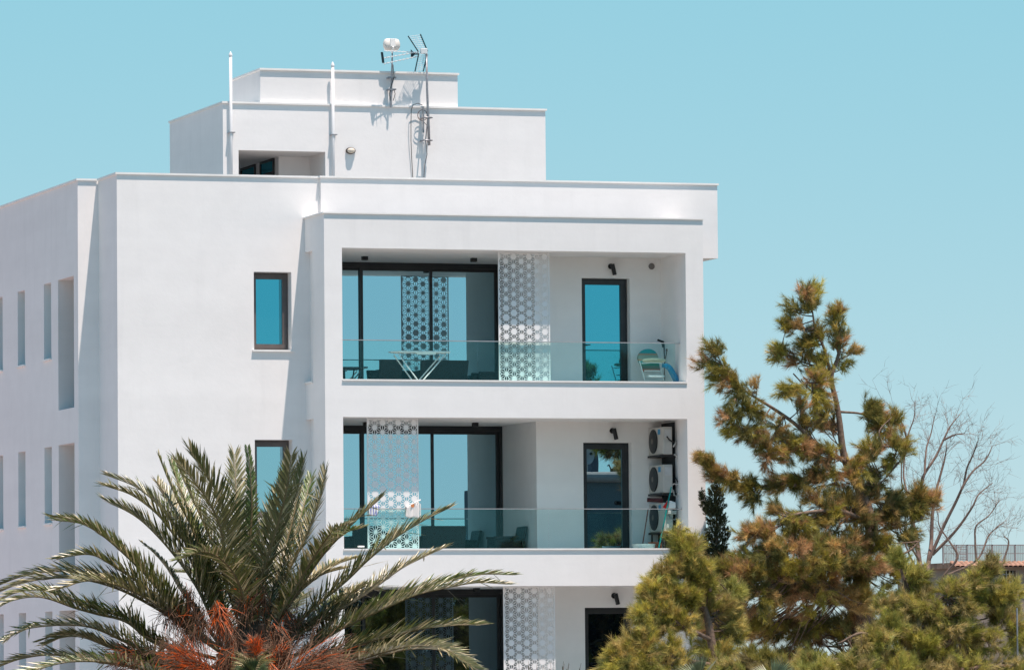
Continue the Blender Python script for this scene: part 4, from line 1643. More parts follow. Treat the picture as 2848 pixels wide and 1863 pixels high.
blobs = [(2238, 830, 26, 44, -.1, 9), (2205, 870, 22, 34, -.1, 6), (2262, 850, 18, 40, -.1, 6), (2250, 800, 16, 28, -.1, 4),
         (2200, 912, 38, 36, -.1, 10), (2265, 930, 40, 40, 0, 10), (2325, 885, 30, 42, 0, 11), (2330, 940, 32, 40, 0, 9),
         (2375, 980, 22, 18, .1, 4), (2250, 960, 40, 30, 0, 8), (2160, 985, 44, 30, .2, 12), (2225, 1005, 44, 34, .2, 10), (2290, 1000, 40, 36, 0, 9), (2350, 1010, 18, 30, .1, 3),
         (2265, 1050, 50, 34, -.3, 12), (2200, 1085, 42, 30, -.5, 10), (2250, 1105, 40, 30, -.3, 7), (2290, 1100, 30, 36, -.1, 6), (2225, 1130, 18, 26, -.4, 3), (2268, 1140, 20, 30, -.3, 3),
         (1982, 975, 24, 42, -.5, 8), (1962, 1015, 22, 12, -.5, 2), (2000, 1035, 36, 30, -.5, 8), (2010, 1075, 34, 36, -.5, 9), (2045, 1060, 30, 36, -.5, 6), (2100, 1078, 16, 24, -.4, 3),
         (2060, 1115, 50, 34, -.5, 12), (2025, 1150, 40, 36, -.6, 10), (2090, 1150, 44, 34, -.6, 9), (2040, 1195, 34, 34, -.6, 7), (2090, 1205, 44, 40, -.7, 10), (2120, 1230, 36, 40, -.5, 8), (2150, 1170, 20, 24, -.4, 2),
         (2180, 1215, 44, 34, -.3, 9), (2240, 1175, 40, 34, -.2, 7), (2290, 1190, 40, 40, .2, 9), (2300, 1150, 24, 40, .2, 5), (2210, 1260, 60, 44, -.3, 14), (2280, 1270, 54, 40, -.2, 12), (2150, 1280, 40, 36, -.4, 8),
         (2415, 1140, 34, 30, .2, 9), (2450, 1150, 40, 34, .3, 11), (2490, 1175, 30, 34, .3, 8), (2420, 1180, 28, 30, .2, 6), (2460, 1200, 36, 28, .1, 7),
         (2495, 1225, 34, 30, -.2, 9), (2512, 1255, 26, 24, -.3, 6), (2450, 1240, 34, 34, -.2, 6), (2410, 1250, 30, 44, -.1, 7), (2390, 1290, 36, 28, -.1, 5), (2480, 1290, 22, 18, -.1, 3),
         (2300, 1330, 60, 36, -.2, 12), (2380, 1320, 44, 34, -.2, 8), (2440, 1330, 40, 30, 0, 7), (2220, 1345, 50, 30, .4, 10), (2150, 1350, 40, 28, .7, 8), (2090, 1360, 40, 22, .8, 7), (2030, 1340, 34, 22, .9, 7), (1985, 1320, 26, 22, .9, 7), (1955, 1285, 18, 30, .9, 6), (2090, 1395, 30, 24, .8, 4), (2155, 1420, 22, 20, -.7, 3),
         (2420, 1375, 50, 36, 0, 9), (2340, 1390, 60, 40, -.2, 10), (2260, 1390, 44, 30, -.4, 6),
         (2490, 1400, 40, 34, .2, 8), (2550, 1380, 34, 36, .2, 9), (2590, 1392, 26, 26, .2, 7), (2540, 1425, 40, 26, .2, 7), (2470, 1440, 50, 30, .2, 8),
         (2400, 1440, 60, 44, 0, 10), (2300, 1440, 60, 40, -.4, 10), (2210, 1460, 50, 36, -.7, 10), (2130, 1480, 44, 30, -.8, 9), (2080, 1490, 30, 22, -.9, 5),
         (2250, 1510, 70, 44, -.7, 13), (2340, 1510, 70, 50, -.3, 12), (2430, 1510, 60, 44, 0, 10), (2160, 1530, 60, 34, -.9, 9), (2520, 1500, 44, 26, .1, 5),
         (2290, 1580, 80, 50, -.5, 14), (2400, 1590, 70, 50, -.2, 11), (2180, 1590, 70, 44, -.9, 12), (2490, 1570, 50, 40, -.1, 7), (2080, 1590, 60, 40, -1, 9), (2010, 1590, 40, 36, -1, 6),
         (2100, 1555, 100, 30, -1.0, 8), (2250, 1560, 110, 34, -1.1, 9), (2400, 1570, 80, 30, -.8, 8), (2180, 1520, 90, 30, -1.2, 5), (2320, 1520, 80, 30, -1.1, 5), (2050, 1590, 60, 30, -1.0, 8), (1990, 1600, 50, 40, -.6, 8), (2050, 1640, 60, 50, .6, 16), (2130, 1740, 70, 60, .5, 18), (2230, 1760, 70, 60, .4, 18), (2330, 1740, 70, 60, .4, 16), (2040, 1740, 60, 60, .6, 14), (1950, 1660, 50, 60, .8, 12), (2180, 1640, 70, 50, .4, 16), (2300, 1650, 70, 50, .4, 14), (2420, 1760, 70, 60, .4, 12), (1960, 1780, 50, 70, .8, 10), (2200, 1850, 90, 60, .3, 14), (2350, 1850, 90, 60, .3, 12), (2250, 1670, 90, 60, -.5, 12), (2100, 1670, 80, 60, -.8, 10), (2380, 1680, 80, 60, -.2, 11), (1990, 1680, 60, 60, -.8, 7), (2500, 1650, 60, 60, -.2, 8)]
pine('pine_tree', 'tall olive green pine with open ragged crown right of the white building', brs, blobs, Yp, (2400,), PAL_PINE, 11, 1.25)

# young bright pine at lower left of it
PAL_Y = 1.25 * np.array([[.40, .34, .075], [.32, .29, .06], [.42, .34, .11], [.25, .24, .06], [.36, .27, .10], [.20, .20, .06]])
brs2 = [[(1990, 2300, 0, .12), (1980, 2000, 0, .11), (1985, 1850, 0, .09), (1975, 1760, 0, .075), (1960, 1690, 0, .06), (1930, 1610, 0, .045), (1915, 1560, 0, .03), (1888, 1490, 0, .008)],
        [(1960, 1690, 0, .04), (1900, 1670, -.2, .03), (1850, 1650, -.3, .02), (1800, 1625, -.3, .006)],
        [(1930, 1615, 0, .03), (1880, 1600, -.1, .02), (1830, 1600, -.2, .006)],
        [(1980, 1780, 0, .05), (1900, 1740, -.3, .03), (1840, 1710, -.4, .02), (1765, 1710, -.5, .007)],
        [(1985, 1850, 0, .05), (1880, 1830, -.5, .035), (1800, 1810, -.6, .02), (1720, 1800, -.7, .008)],
         [(1985, 1850, 0, .06), (2080, 1840, -.2, .04), (2200, 1850, -.2, .02)]]
bl2 = [(1885, 1505, 18, 34, 0, 8), (1905, 1545, 34, 40, 0, 13), (1930, 1520, 24, 30, .1, 7), (1880, 1580, 36, 34, -.1, 12), (1935, 1585, 40, 40, 0, 14), (1965, 1620, 40, 40, 0, 12), (1840, 1610, 34, 30, -.2, 10),
       (1805, 1635, 24, 30, -.3, 8), (1860, 1640, 44, 34, -.2, 13), (1810, 1680, 28, 34, -.3, 8), (1910, 1660, 50, 40, -.1, 14), (1850, 1690, 44, 40, -.3, 12), (1780, 1710, 26, 34, -.5, 8), (1830, 1740, 44, 36, -.4, 10),
       (1990, 1690, 56, 44, .2, 9), (2040, 1650, 50, 40, .5, 7), (2030, 1750, 56, 50, .3, 9), (2000, 1820, 60, 50, .2, 9), (1900, 1730, 60, 50, -.2, 8), (1790, 1770, 34, 34, -.6, 9), (1740, 1800, 34, 36, -.6, 9), (1720, 1840, 40, 34, -.7, 9), (1800, 1830, 60, 50, -.6, 14), (1880, 1810, 60, 60, -.5, 8), (1760, 1870, 60, 40, -.7, 10), (1860, 1880, 60, 40, -.7, 10), (1690, 1870, 40, 20, -.8, 6),
       (1970, 1870, 70, 40, -.2, 5)]
pine('pine_tree', 'sunlit yellow green young pine in front of the lowest loggia corner', brs2, bl2, -4.5, (1985,), PAL_Y, 12, 1.25)

# bushy pine at lower right
PAL_R = 1.3 * np.array([[.33, .29, .075], [.38, .31, .125], [.24, .24, .065], [.29, .275, .06], [.34, .27, .12]])
brs3 = [[(2560, 2300, 0, .16), (2570, 2000, 0, .15), (2560, 1850, 0, .12), (2540, 1760, 0, .09), (2525, 1700, 0, .07), (2520, 1640, 0, .04), (2495, 1540, 0, .01)],
        [(2530, 1720, 0, .05), (2560, 1672, -.2, .045), (2610, 1672, -.3, .04), (2680, 1668, -.3, .03), (2760, 1680, -.3, .02), (2830, 1715, -.3, .01)],
        [(2600, 1672, -.3, .02), (2630, 1655, -.4, .02), (2660, 1652, -.4, .012), (2750, 1600, -.4, .008)],
        [(2560, 1850, 0, .06), (2650, 1780, -.5, .045), (2750, 1760, -.6, .03), (2860, 1740, -.7, .02)],
        [(2560, 1850, 0, .06), (2470, 1800, -.5, .04), (2400, 1760, -.6, .03), (2330, 1790, -.6, .015)],
        [(2570, 1950, 0, .06), (2700, 1860, -.8, .04), (2850, 1850, -.9, .02)],
        [(2570, 1950, 0, .06), (2440, 1890, -.8, .04), (2300, 1890, -.9, .02), (2150, 1880, -.7, .012)],
        [(2560, 1850, 0, .06), (2400, 1830, .1, .04), (2250, 1840, .1, .025), (2100, 1850, .1, .012)]]
bl3 = [(2100, 1840, 60, 44, -.3, 12), (2030, 1860, 60, 40, -.3, 10), (2600, 1810, 60, 50, .4, 12), (2680, 1840, 60, 50, .4, 10), (2540, 1860, 60, 40, .4, 10), (2630, 1770, 50, 50, .5, 9), (2260, 1850, 60, 40, -.4, 10), (2160, 1860, 60, 40, -.4, 9), (2497, 1560, 16, 34, 0, 5), (2550, 1605, 20, 40, 0, 6), (2560, 1640, 30, 40, 0, 8), (2520, 1690, 40, 44, -.2, 11), (2580, 1700, 50, 40, -.3, 12), (2480, 1740, 50, 44, -.4, 12), (2660, 1640, 50, 34, -.3, 10), (2720, 1620, 44, 40, -.3, 11), (2755, 1580, 34, 34, -.4, 9), (2800, 1650, 50, 44, -.4, 12), (2700, 1690, 60, 40, -.4, 10),
       (2780, 1710, 60, 40, -.4, 10), (2640, 1740, 70, 50, -.4, 14), (2560, 1780, 70, 50, -.4, 14), (2440, 1790, 60, 44, -.6, 13), (2730, 1780, 70, 50, -.6, 13), (2830, 1760, 50, 60, -.6, 9), (2400, 1830, 50, 40, -.6, 9), (2340, 1850, 50, 30, -.7, 8),
       (2480, 1850, 80, 50, -.7, 15), (2600, 1850, 80, 50, -.6, 15), (2720, 1860, 80, 50, -.8, 14), (2820, 1860, 60, 50, -.9, 10), (2370, 1870, 70, 40, -.8, 11), (2260, 1870, 60, 34, -.9, 9), (2460, 1690, 34, 34, -.2, 5)]
pine('pine_tree', 'broad bushy pine filling the lower right corner below the bare tree', brs3, bl3, -5.0, (2560,), PAL_R, 13, 1.25)

# ---------------------------------------------------------------- cypress
rng = np.random.default_rng(21)
yc = -0.35
base = at(1995, 1800, yc)
t = thing('cypress', 'slim dark cypress at the right corner of the building, behind the pines', 'tree', (base.x, yc, GZ))
mb = MB()
tp = at(1992, 1340, yc)
mb.tube([(base.x, yc, GZ), (base.x, yc, 4), tp], [.10, .07, .01], 8)
mb.build('trunk', M_BARK, t)
pos, dirs = [], []
cols = [(1994, 1340, 10, 14), (1992, 1375, 22, 26), (1990, 1410, 28, 30), (1994, 1450, 28, 34), (1982, 1425, 24, 22), (1958, 1405, 10, 22), (1950, 1380, 6, 16), (1985, 1490, 22, 26), (2000, 1520, 22, 30), (2016, 1490, 12, 22), (1965, 1520, 14, 26), (1990, 1550, 34, 34), (2014, 1560, 18, 40), (1975, 1590, 36, 40), (2010, 1610, 26, 50), (1990, 1660, 44, 50), (1990, 1740, 46, 60), (1990, 1850, 50, 70), (1990, 2000, 50, 90), (1990, 2150, 40, 80)]
for (u, v, ru, rv) in cols:
    c = np.array(at(u, v, yc))
    for _ in range(int(ru * rv * .22) + 12):
        q = rng.normal(size=3)
        q = q / np.linalg.norm(q) * rng.random() ** .35
        p_ = c + np.array(rgt) * q[0] * ru / 158 + np.array(upv) * q[1] * rv / 158 + np.array(fwd) * q[2] * ru / 158
        pos.append(p_)
        dirs.append(norm(np.array([q[0] * .6, q[2] * .6, .8]) + rng.normal(0, .3, 3)))
pos, dirs = np.array(pos), np.array(dirs)
tn = np.array([[.085, .090, .045]]) * (1 + rng.normal(0, .3, (len(pos), 1))) + np.where(rng.random((len(pos), 1)) < .12, 1, 0) * np.array([[.10, .06, .02]])
V, Fc, T = needles(pos, dirs, np.full(len(pos), .07), np.clip(tn, .005, .4), n=22, nl=.045, width=.011, spread=(.3, 1.1), rng=rng)
np_mesh('crown', V, Fc, T, M_CYP, t)

# ---------------------------------------------------------------- bare tree
rng = np.random.default_rng(5)
yb = 14.0
base = at(2560, 1733, yb)
t = thing('bare_tree', 'leafless tree with fine pinkish twigs behind the tall pine', 'tree', (base.x, yb, GZ))


def Z7(x, y, dy=0):
    return at(2240 + x * .3212, 1060 + y * .3212, yb + dy)


stems = [
    [(1060, 2300), (1020, 1800), (985, 1550), (960, 1350), (930, 1230), (932, 1120), (960, 1020), (1005, 890), (1032, 800), (1130, 650), (1195, 510), (1255, 390), (1340, 285)],
    [(1032, 800), (1040, 660), (1052, 560), (1088, 450), (1118, 300)],
    [(1040, 2300), (1050, 1800), (1068, 1550), (1090, 1400), (1100, 1150), (1132, 950), (1200, 700), (1225, 560)],
    [(1068, 1550), (1200, 1250), (1300, 1050), (1370, 900), (1450, 780), (1560, 680), (1620, 560)],
    [(1100, 1500), (1250, 1350), (1350, 1230), (1450, 1080), (1500, 980), (1620, 880)],
    [(1100, 1980), (1175, 1760), (1195, 1690), (1300, 1560), (1315, 1490), (1250, 1390), (1160, 1250), (1150, 1150)],
    [(930, 1230), (890, 1000), (850, 800), (880, 500), (940, 320), (950, 170)],
    [(880, 500), (830, 350), (720, 200)],
    [(1195, 1690), (1480, 1550), (1580, 1350), (1640, 1280), (1720, 1220)],
    [(1370, 900), (1400, 750), (1450, 640), (1490, 520)],
    [(1195, 510), (1290, 465), (1380, 450)],
    [(1480, 1550), (1470, 1380), (1480, 1250), (1590, 1160), (1680, 1030)],
    [(985, 1550), (900, 1400), (860, 1250), (900, 900)],
    [(1000, 1700), (900, 1500), (760, 1100), (740, 900)],
    [(1700, 1600), (1760, 1400), (1720, 1340)],
]
tr, br = MB(), MB()


def twigs(p0, d0, ln, r, depth):
    p, d = Vector(p0), Vector(d0).normalized()
    pts = [p.copy()]
    k = 3 if depth else 2
    for i_ in range(k):
        d = (d + Vector(rng.normal(0, .22, 3)) + Vector((0, 0, .08))).normalized()
        p = p + d * (ln / k)
        pts.append(p.copy())
    br.tube(pts, [r * (1 - .7 * i_ / k) for i_ in range(k + 1)], 3, cap=False)
    if depth:
        for _ in range(rng.integers(2, 5)):
            i_ = rng.integers(1, len(pts))
            twigs(pts[i_], d + Vector(rng.normal(0, .55, 3)), ln * rng.uniform(.45, .75), max(r * .6, .003), depth - 1)


for si, s_ in enumerate(stems):
    dy = rng.uniform(-.8, .8)
    pts = [Z7(x, y, dy * min(1, i_ / 3)) for i_, (x, y) in enumerate(s_)]
    n = 5 * len(pts)
    cv = catmull(pts, n)
    r_a = .058 if si in (0, 2) else (.032 if si in (3, 4, 5) else .018)
    rad = [r_a * (1 - k / n) ** .8 + .008 for k in range(n + 1)]
    if si in (0, 2):
        cv = [Vector((cv[0].x, cv[0].y, GZ))] + cv if cv[0].z > GZ else cv
        rad = [r_a * 1.2] + rad if len(cv) > len(rad) else rad
    (tr if si in (0, 2) else br).tube(cv, rad, 6)
    for k in range(int(n * .35), n + 1):
        if rng.random() < .62:
            dv = (cv[min(k + 1, len(cv) - 1)] - cv[k - 1])
            if dv.length < 1e-6:
                continue
            twigs(cv[min(k, len(cv) - 1)], dv.normalized() + Vector(rng.normal(0, .6, 3)), rng.uniform(.28, .72), .0052, 2)
tr.build('trunk', M_TWIG, t, smooth=True)
br.build('branches', M_TWIG, t)

# ---------------------------------------------------------------- far house with tiled roof
yh = 150.0
q0 = at(2636, 1513, yh)
q1 = at(2848, 1513, yh)
zr, zt_, ze = q0.z, at(2660, 1562, yh).z, at(2660, 1577, yh).z
x0 = at(2654, 1560, yh).x
x1 = q1.x + 6
t = thing('tiled_house', 'distant house with terracotta roof edge and roof terrace railing, far right', 'house', ((x0 + x1) / 2, yh, GZ))
mb = MB()
M_HW = pmat('beige_house_wall', (.25, .20, .175), .9, .15, .5)
xa, xb, za, zb = at(2796, 1560, yh).x, at(2833, 1560, yh).x, at(2800, 1690, yh).z, ze - .15
wall(mb, x0 + .3, x1, GZ, ze - .02, [(xa, xb, za, zb, .3)], lambda u, z, d: (u, yh + .35 + d, z), .3)
wall(mb, yh + .35, yh + 8, GZ, ze - .02, [], lambda u, z, d: (x0 + .3, u, z), 0)
mb.build('wall', M_HW, t)
mb = MB()
mb.box(xa, xb, yh + .62, yh + .65, za, zb)
wn = mb.build('window', M_DARK, t)
mb = MB()
for k in range(4):
    xx = xa + (xb - xa) * (k + .5) / 4
    mb.box(xx - .02, xx + .02, yh + .5, yh + .54, za, zb)
for k in range(5):
    z = za + (zb - za) * (k + .5) / 5
    mb.box(xa, xb, yh + .545, yh + .58, z - .02, z + .02)
mb.build('grille', M_STEEL, wn)
mb = MB()                                  # rolled tiles of the eave
M_TILE = pmat('terracotta_tiles', (.33, .185, .13), .8, .4, 3)
x = x0
while x < x1:
    n = 6
    vs = []
    for yy, zz in ((yh - .15, ze + .02), (yh + .6, zt_)):
        for k in range(n + 1):
            a = PI * k / n
            vs.append((x + .125 - .125 * math.cos(a), yy, zz + .07 * math.sin(a)))
    mb.add(vs, [(k, k + 1, k + n + 2, k + n + 1) for k in range(n)])
    x += .25
mb.box(x0, x1, yh - .1, yh + .6, ze - .03, ze + .012)
mb.box(x0, x1, yh + .5, yh + 8, zt_ - .3, zt_ - .02)
mb.build('roof', M_TILE, t)
mb = MB()
pxs = [at(u, 1540, yh).x for u in (2639, 2677, 2706, 2776, 2840)] + [q1.x + 2.4, q1.x + 4]
for x in pxs:
    mb.box(x - .03, x + .03, yh + .7, yh + .76, zt_ - .1, zr)
mb.box(pxs[0], pxs[-1], yh + .7, yh + .75, zr - .045, zr)
mb.box(pxs[0], pxs[-1], yh + .71, yh + .74, (zr + zt_) / 2 - .02, (zr + zt_) / 2 + .01)
for k in range(7):                           # small ladder between two posts
    z = zt_ + (zr - zt_) * k / 7
    mb.box(pxs[1] + .17, pxs[1] + .5, yh + .71, yh + .74, z, z + .03)
k = pxs[0]
while k < pxs[-1]:
    mb.box(k - .006, k + .006, yh + .72, yh + .73, zt_, zr)
    k += .09
mq = MB()
mq.box(pxs[0] + .02, pxs[-1], yh + .755, yh + .765, zt_, zr - .05)
mq.build('mesh_screen', clear_glass('brown_mesh_screen', (0.86, 0.83, 0.82)), t)
mb.build('railing', pmat('rusty_grey_steel', (.24, .20, .20), .7, .3, 3), t)

# thin pole at the right edge
mb = MB()
a_, b_ = at(2829, 1690, -6), at(2830, 1812, -6)
mb.tube([(b_.x, -6, GZ), (b_.x, -6, a_.z)], .018, 8)
o = mb.build('metal_pole', M_STEEL)
tag(o, 'thin grey metal pole among the pines at the right edge', 'pole')

# ---------------------------------------------------------------- palm
Yq = -14.0
CROWN = at(700, 1800, Yq)
PT = thing('palm_tree', 'date palm with long arching fronds and orange fruit stalks', 'palm', (CROWN.x, Yq, GZ))


def blade(base, d, nrm, L, w, droop, out, tnt):
    """one leaflet as a folded two-segment strip"""
    side = d.cross(nrm).normalized()
    m = base + d * L * .5 + Vector((0, 0, -droop * .3 * L))
    e = base + d * L + Vector((0, 0, -droop * L))
    fold = nrm * w * .35
    V, F_, T = out
    o = len(V)
    V += [base - side * w * .3, base - fold * .5, base + side * w * .3, m - side * w * .5 + fold * .4, m - fold * .4, m + side * w * .5 + fold * .4, e]
    F_ += [(o, o + 1, o + 4), (o, o + 4, o + 3), (o + 1, o + 2, o + 5), (o + 1, o + 5, o + 4), (o + 3, o + 4, o + 6), (o + 4, o + 5, o + 6)]
    T += [tnt] * 7


PALM_COL = [(.125, .140, .042), (.085, .105, .032), (.160, .155, .062), (.125, .170, .034)]


def frond(pts, depths, seed, Lmax=.50, tone=0, dry=0.0, npair=62, upbias=1.0, col=None):
    rng_ = random.Random(seed)
    P3 = [at(u, v, Yq + d) for (u, v), d in zip(pts, depths)]
    n = 40
    cv = catmull(P3, n)
    cum = [0]
    for k in range(n):
        cum.append(cum[-1] + (cv[k + 1] - cv[k]).length)
    tot = cum[-1]
    mb = MB()
    rad = [.030 * (1 - k / n) ** .8 + .004 for k in range(n + 1)]
    mb.tube(cv, rad, 6)
    out = ([], [], [])
    axis = Vector((CROWN.x, CROWN.y, 0))
    base_c = Vector(col or PALM_COL[seed % 4])
    for k in range(npair):
        s_ = .14 + .86 * (k + .5) / npair
        dist = s_ * tot
        i_ = max(0, min(n - 1, next((j for j in range(n) if cum[j + 1] >= dist), n - 1)))
        f = (dist - cum[i_]) / max(1e-6, cum[i_ + 1] - cum[i_])
        p = cv[i_].lerp(cv[i_ + 1], f)
        T = (cv[i_ + 1] - cv[i_]).normalized()
        inward = (Vector((axis.x, axis.y, 0)) - Vector((p.x, p.y, 0)))
        inward = inward.normalized() if inward.length > .05 else Vector((0, -1, 0))
        N_ = Vector((0, 0, 1)) * upbias + inward * .45
        N_ = (N_ - T * N_.dot(T))
        N_ = N_.normalized() if N_.length > .05 else Vector((0, -1, 0))
        S_ = T.cross(N_).normalized()
        prof = min(1, (s_ - .06) / .22) * (1 - .62 * max(0, (s_ - .45) / .55) ** 1.3)
        for sg in (-1, 1):
            L = Lmax * 1.24 * prof * rng_.uniform(.8, 1.12)
            al = math.radians(rng_.uniform(40, 62) * (1 - .45 * s_ ** 3) * (1.25 - .35 * min(1, s_ * 2)))
            be = math.radians(rng_.uniform(8, 44))
            d = (T * math.cos(al) + (S_ * sg * math.cos(be) + N_ * math.sin(be)) * math.sin(al)).normalized()
            nn = (N_ * math.cos(be) - S_ * sg * math.sin(be)).normalized()
            c = base_c * rng_.uniform(.8, 1.25)
            if rng_.random() < .24 + dry:
                c = Vector((.46, .39, .23)) * rng_.uniform(.7, 1.2)
            if rng_.random() < .03:
                d = (d + Vector((rng_.uniform(-.6, .6), rng_.uniform(-.6, .6), rng_.uniform(-.9, .1)))).normalized()
            blade(p + S_ * sg * .012, d, nn, L, .029 * rng_.uniform(.8, 1.15), rng_.uniform(.02, .12), out, tuple(c))
    fr = mb.build('frond', M_RACHIS, PT, smooth=True)
    np_mesh('leaflets', [tuple(v) for v in out[0]], out[1], np.array(out[2]), M_FROND, fr)
    return fr


def dp(n, tip, start=0.0):
    return [start + tip * (k / (n - 1)) ** 1.2 for k in range(n)]


R0 = [(690, 1810)]
FR = [  # (points root -> tip, depth of the tip, leaflet length, dryness)
    ([(600, 1800), (520, 1735), (434, 1628), (372, 1563), (298, 1498), (230, 1457), (157, 1447)], .5, .46, 0),
    ([(610, 1800), (496, 1715), (397, 1628), (310, 1569), (248, 1541), (157, 1553)], -.4, .46, 0),
    ([(610, 1810), (500, 1728), (430, 1678), (341, 1628), (248, 1597), (155, 1588), (62, 1602), (-15, 1632)], .9, .46, 0),
    ([(620, 1815), (503, 1737), (450, 1690), (372, 1644), (295, 1619), (233, 1616), (155, 1640)], -.9, .48, 0),
    ([(600, 1830), (440, 1786), (357, 1721), (279, 1696), (217, 1675), (124, 1641), (46, 1647), (-20, 1680)], -.2, .42, 0),
    ([(620, 1850), (500, 1860), (420, 1820), (341, 1780), (264, 1746), (202, 1737), (124, 1740), (62, 1752), (12, 1781)], -.8, .44, 0),
    ([(520, 1850), (430, 1840), (310, 1800), (232, 1771), (174, 1771), (121, 1793)], .9, .30, .05),
    ([(560, 1880), (420, 1860), (279, 1840), (155, 1820), (62, 1830), (-10, 1856)], .7, .40, 0),
    ([(600, 1900), (480, 1880), (380, 1855), (300, 1840), (186, 1840), (80, 1868), (20, 1890)], -1.2, .46, .1),
    ([(640, 1800), (598, 1738), (554, 1644), (504, 1568), (441, 1493), (378, 1436), (298, 1394)], .3, .56, 0),
    ([(650, 1790), (610, 1720), (567, 1619), (529, 1531), (479, 1455), (441, 1405), (378, 1354), (304, 1324)], .9, .50, 0),
    ([(640, 1760), (600, 1680), (567, 1581), (523, 1493), (479, 1405), (436, 1337)], 1.6, .42, 0),
    ([(670, 1790), (640, 1740), (586, 1581), (548, 1468), (523, 1411), (498, 1348), (474, 1277)], 1.2, .30, 0),
    ([(680, 1790), (660, 1720), (605, 1550), (567, 1455), (529, 1373), (488, 1279)], .6, .38, 0),
    ([(695, 1800), (672, 1700), (650, 1600), (640, 1518), (630, 1442), (605, 1373), (567, 1310), (527, 1247)], -.5, .56, 0),
    ([(690, 1760), (680, 1640), (668, 1518), (658, 1392), (652, 1262)], 1.3, .48, 0),
    ([(700, 1780), (697, 1650), (695, 1518), (700, 1423), (697, 1330), (688, 1243)], -.2, .20, 0),
    ([(708, 1790), (712, 1640), (728, 1540), (752, 1450), (778, 1372), (796, 1300)], .2, .46, 0),
    ([(712, 1790), (726, 1640), (762, 1540), (800, 1440), (826, 1360), (845, 1277)], -.6, .50, 0),
    ([(720, 1800), (769, 1682), (800, 1594), (850, 1493), (888, 1392), (905, 1305)], .3, .44, 0),
    ([(725, 1790), (750, 1690), (790, 1580), (835, 1440), (866, 1325)], 1.4, .42, 0),
    ([(700, 1800), (690, 1720), (668, 1632), (630, 1568), (567, 1533), (493, 1557)], -1.9, .42, .1),
    ([(610, 1790), (560, 1720), (504, 1640), (470, 1585), (432, 1540), (392, 1506)], 1.0, .16, .5),
    ([(740, 1800), (775, 1720), (840, 1616), (886, 1554), (933, 1504), (995, 1442), (1056, 1388)], -.6, .48, .1),
    ([(745, 1790), (790, 1700), (870, 1580), (917, 1520), (958, 1482), (1007, 1467)], -1.3, .38, .25),
    ([(740, 1810), (840, 1721), (886, 1678), (964, 1613), (1026, 1554), (1104, 1492), (1181, 1445), (1250, 1412)], -.9, .46, .08),
    ([(745, 1770), (780, 1712), (840, 1637), (886, 1597), (933, 1569), (998, 1548)], .9, .30, .55),
    ([(760, 1820), (830, 1765), (917, 1710), (995, 1665), (1057, 1622), (1119, 1578), (1181, 1547), (1238, 1521)], .2, .42, .1),
    ([(770, 1850), (871, 1793), (949, 1743), (1026, 1703), (1088, 1672), (1166, 1637), (1243, 1616), (1336, 1597), (1427, 1598)], -.8, .44, .1),
    ([(780, 1870), (870, 1840), (995, 1793), (1088, 1768), (1181, 1746), (1274, 1737), (1345, 1736)], -1.6, .46, .05),
    ([(780, 1890), (880, 1870), (995, 1840), (1073, 1818), (1150, 1803), (1243, 1811), (1322, 1858)], -1.9, .50, .08),
    ([(790, 1830), (860, 1800), (930, 1720), (965, 1660), (1010, 1630), (1052, 1640)], .4, .32, .15),
    ([(760, 1800), (830, 1750), (890, 1712), (950, 1660), (990, 1640), (1050, 1618)], 1.3, .36, .2),
    ([(740, 1850), (800, 1880), (860, 1900), (940, 1960)], -2.4, .5, .1),
    ([(650, 1870), (560, 1920), (470, 1990)], -2.4, .5, .1),
    ([(700, 1830), (705, 1835), (700, 1870), (690, 1990)], -3.2, .42, 0),
    ([(660, 1800), (640, 1740), (600, 1660), (560, 1600), (500, 1590)], 2.4, .45, 0),
    ([(730, 1800), (760, 1740), (800, 1690), (850, 1650)], 2.6, .45, 0),
]
for k, (pts, tipd, L, dry) in enumerate(FR):
    frond(pts, dp(len(pts), tipd), k + 3, L, 0, dry, npair=int(74 + len(pts) * 6))
    if k not in (8, 16, 22) and k < 36 and k % 2 == 0:       # a second frond just behind, fanned a little to one side
        sg = 1 if k % 2 else -1
        m_ = len(pts)
        p2 = [(u + sg * 34 * (j / (m_ - 1)) * (0.4 if abs(pts[-1][0] - 700) > 350 else 1), v + (26 if abs(pts[-1][0] - 700) > 350 else 30) * (j / (m_ - 1)) * (1 if k % 3 else -.4)) for j, (u, v) in enumerate(pts)]
        frond(p2[:1] + p2[1:], dp(m_, tipd + (1.0 if k % 2 else -.7)), k + 60, L * .95, 0, dry * .6, npair=int(64 + m_ * 6))
# spear leaves of the heart
rngp = random.Random(8)
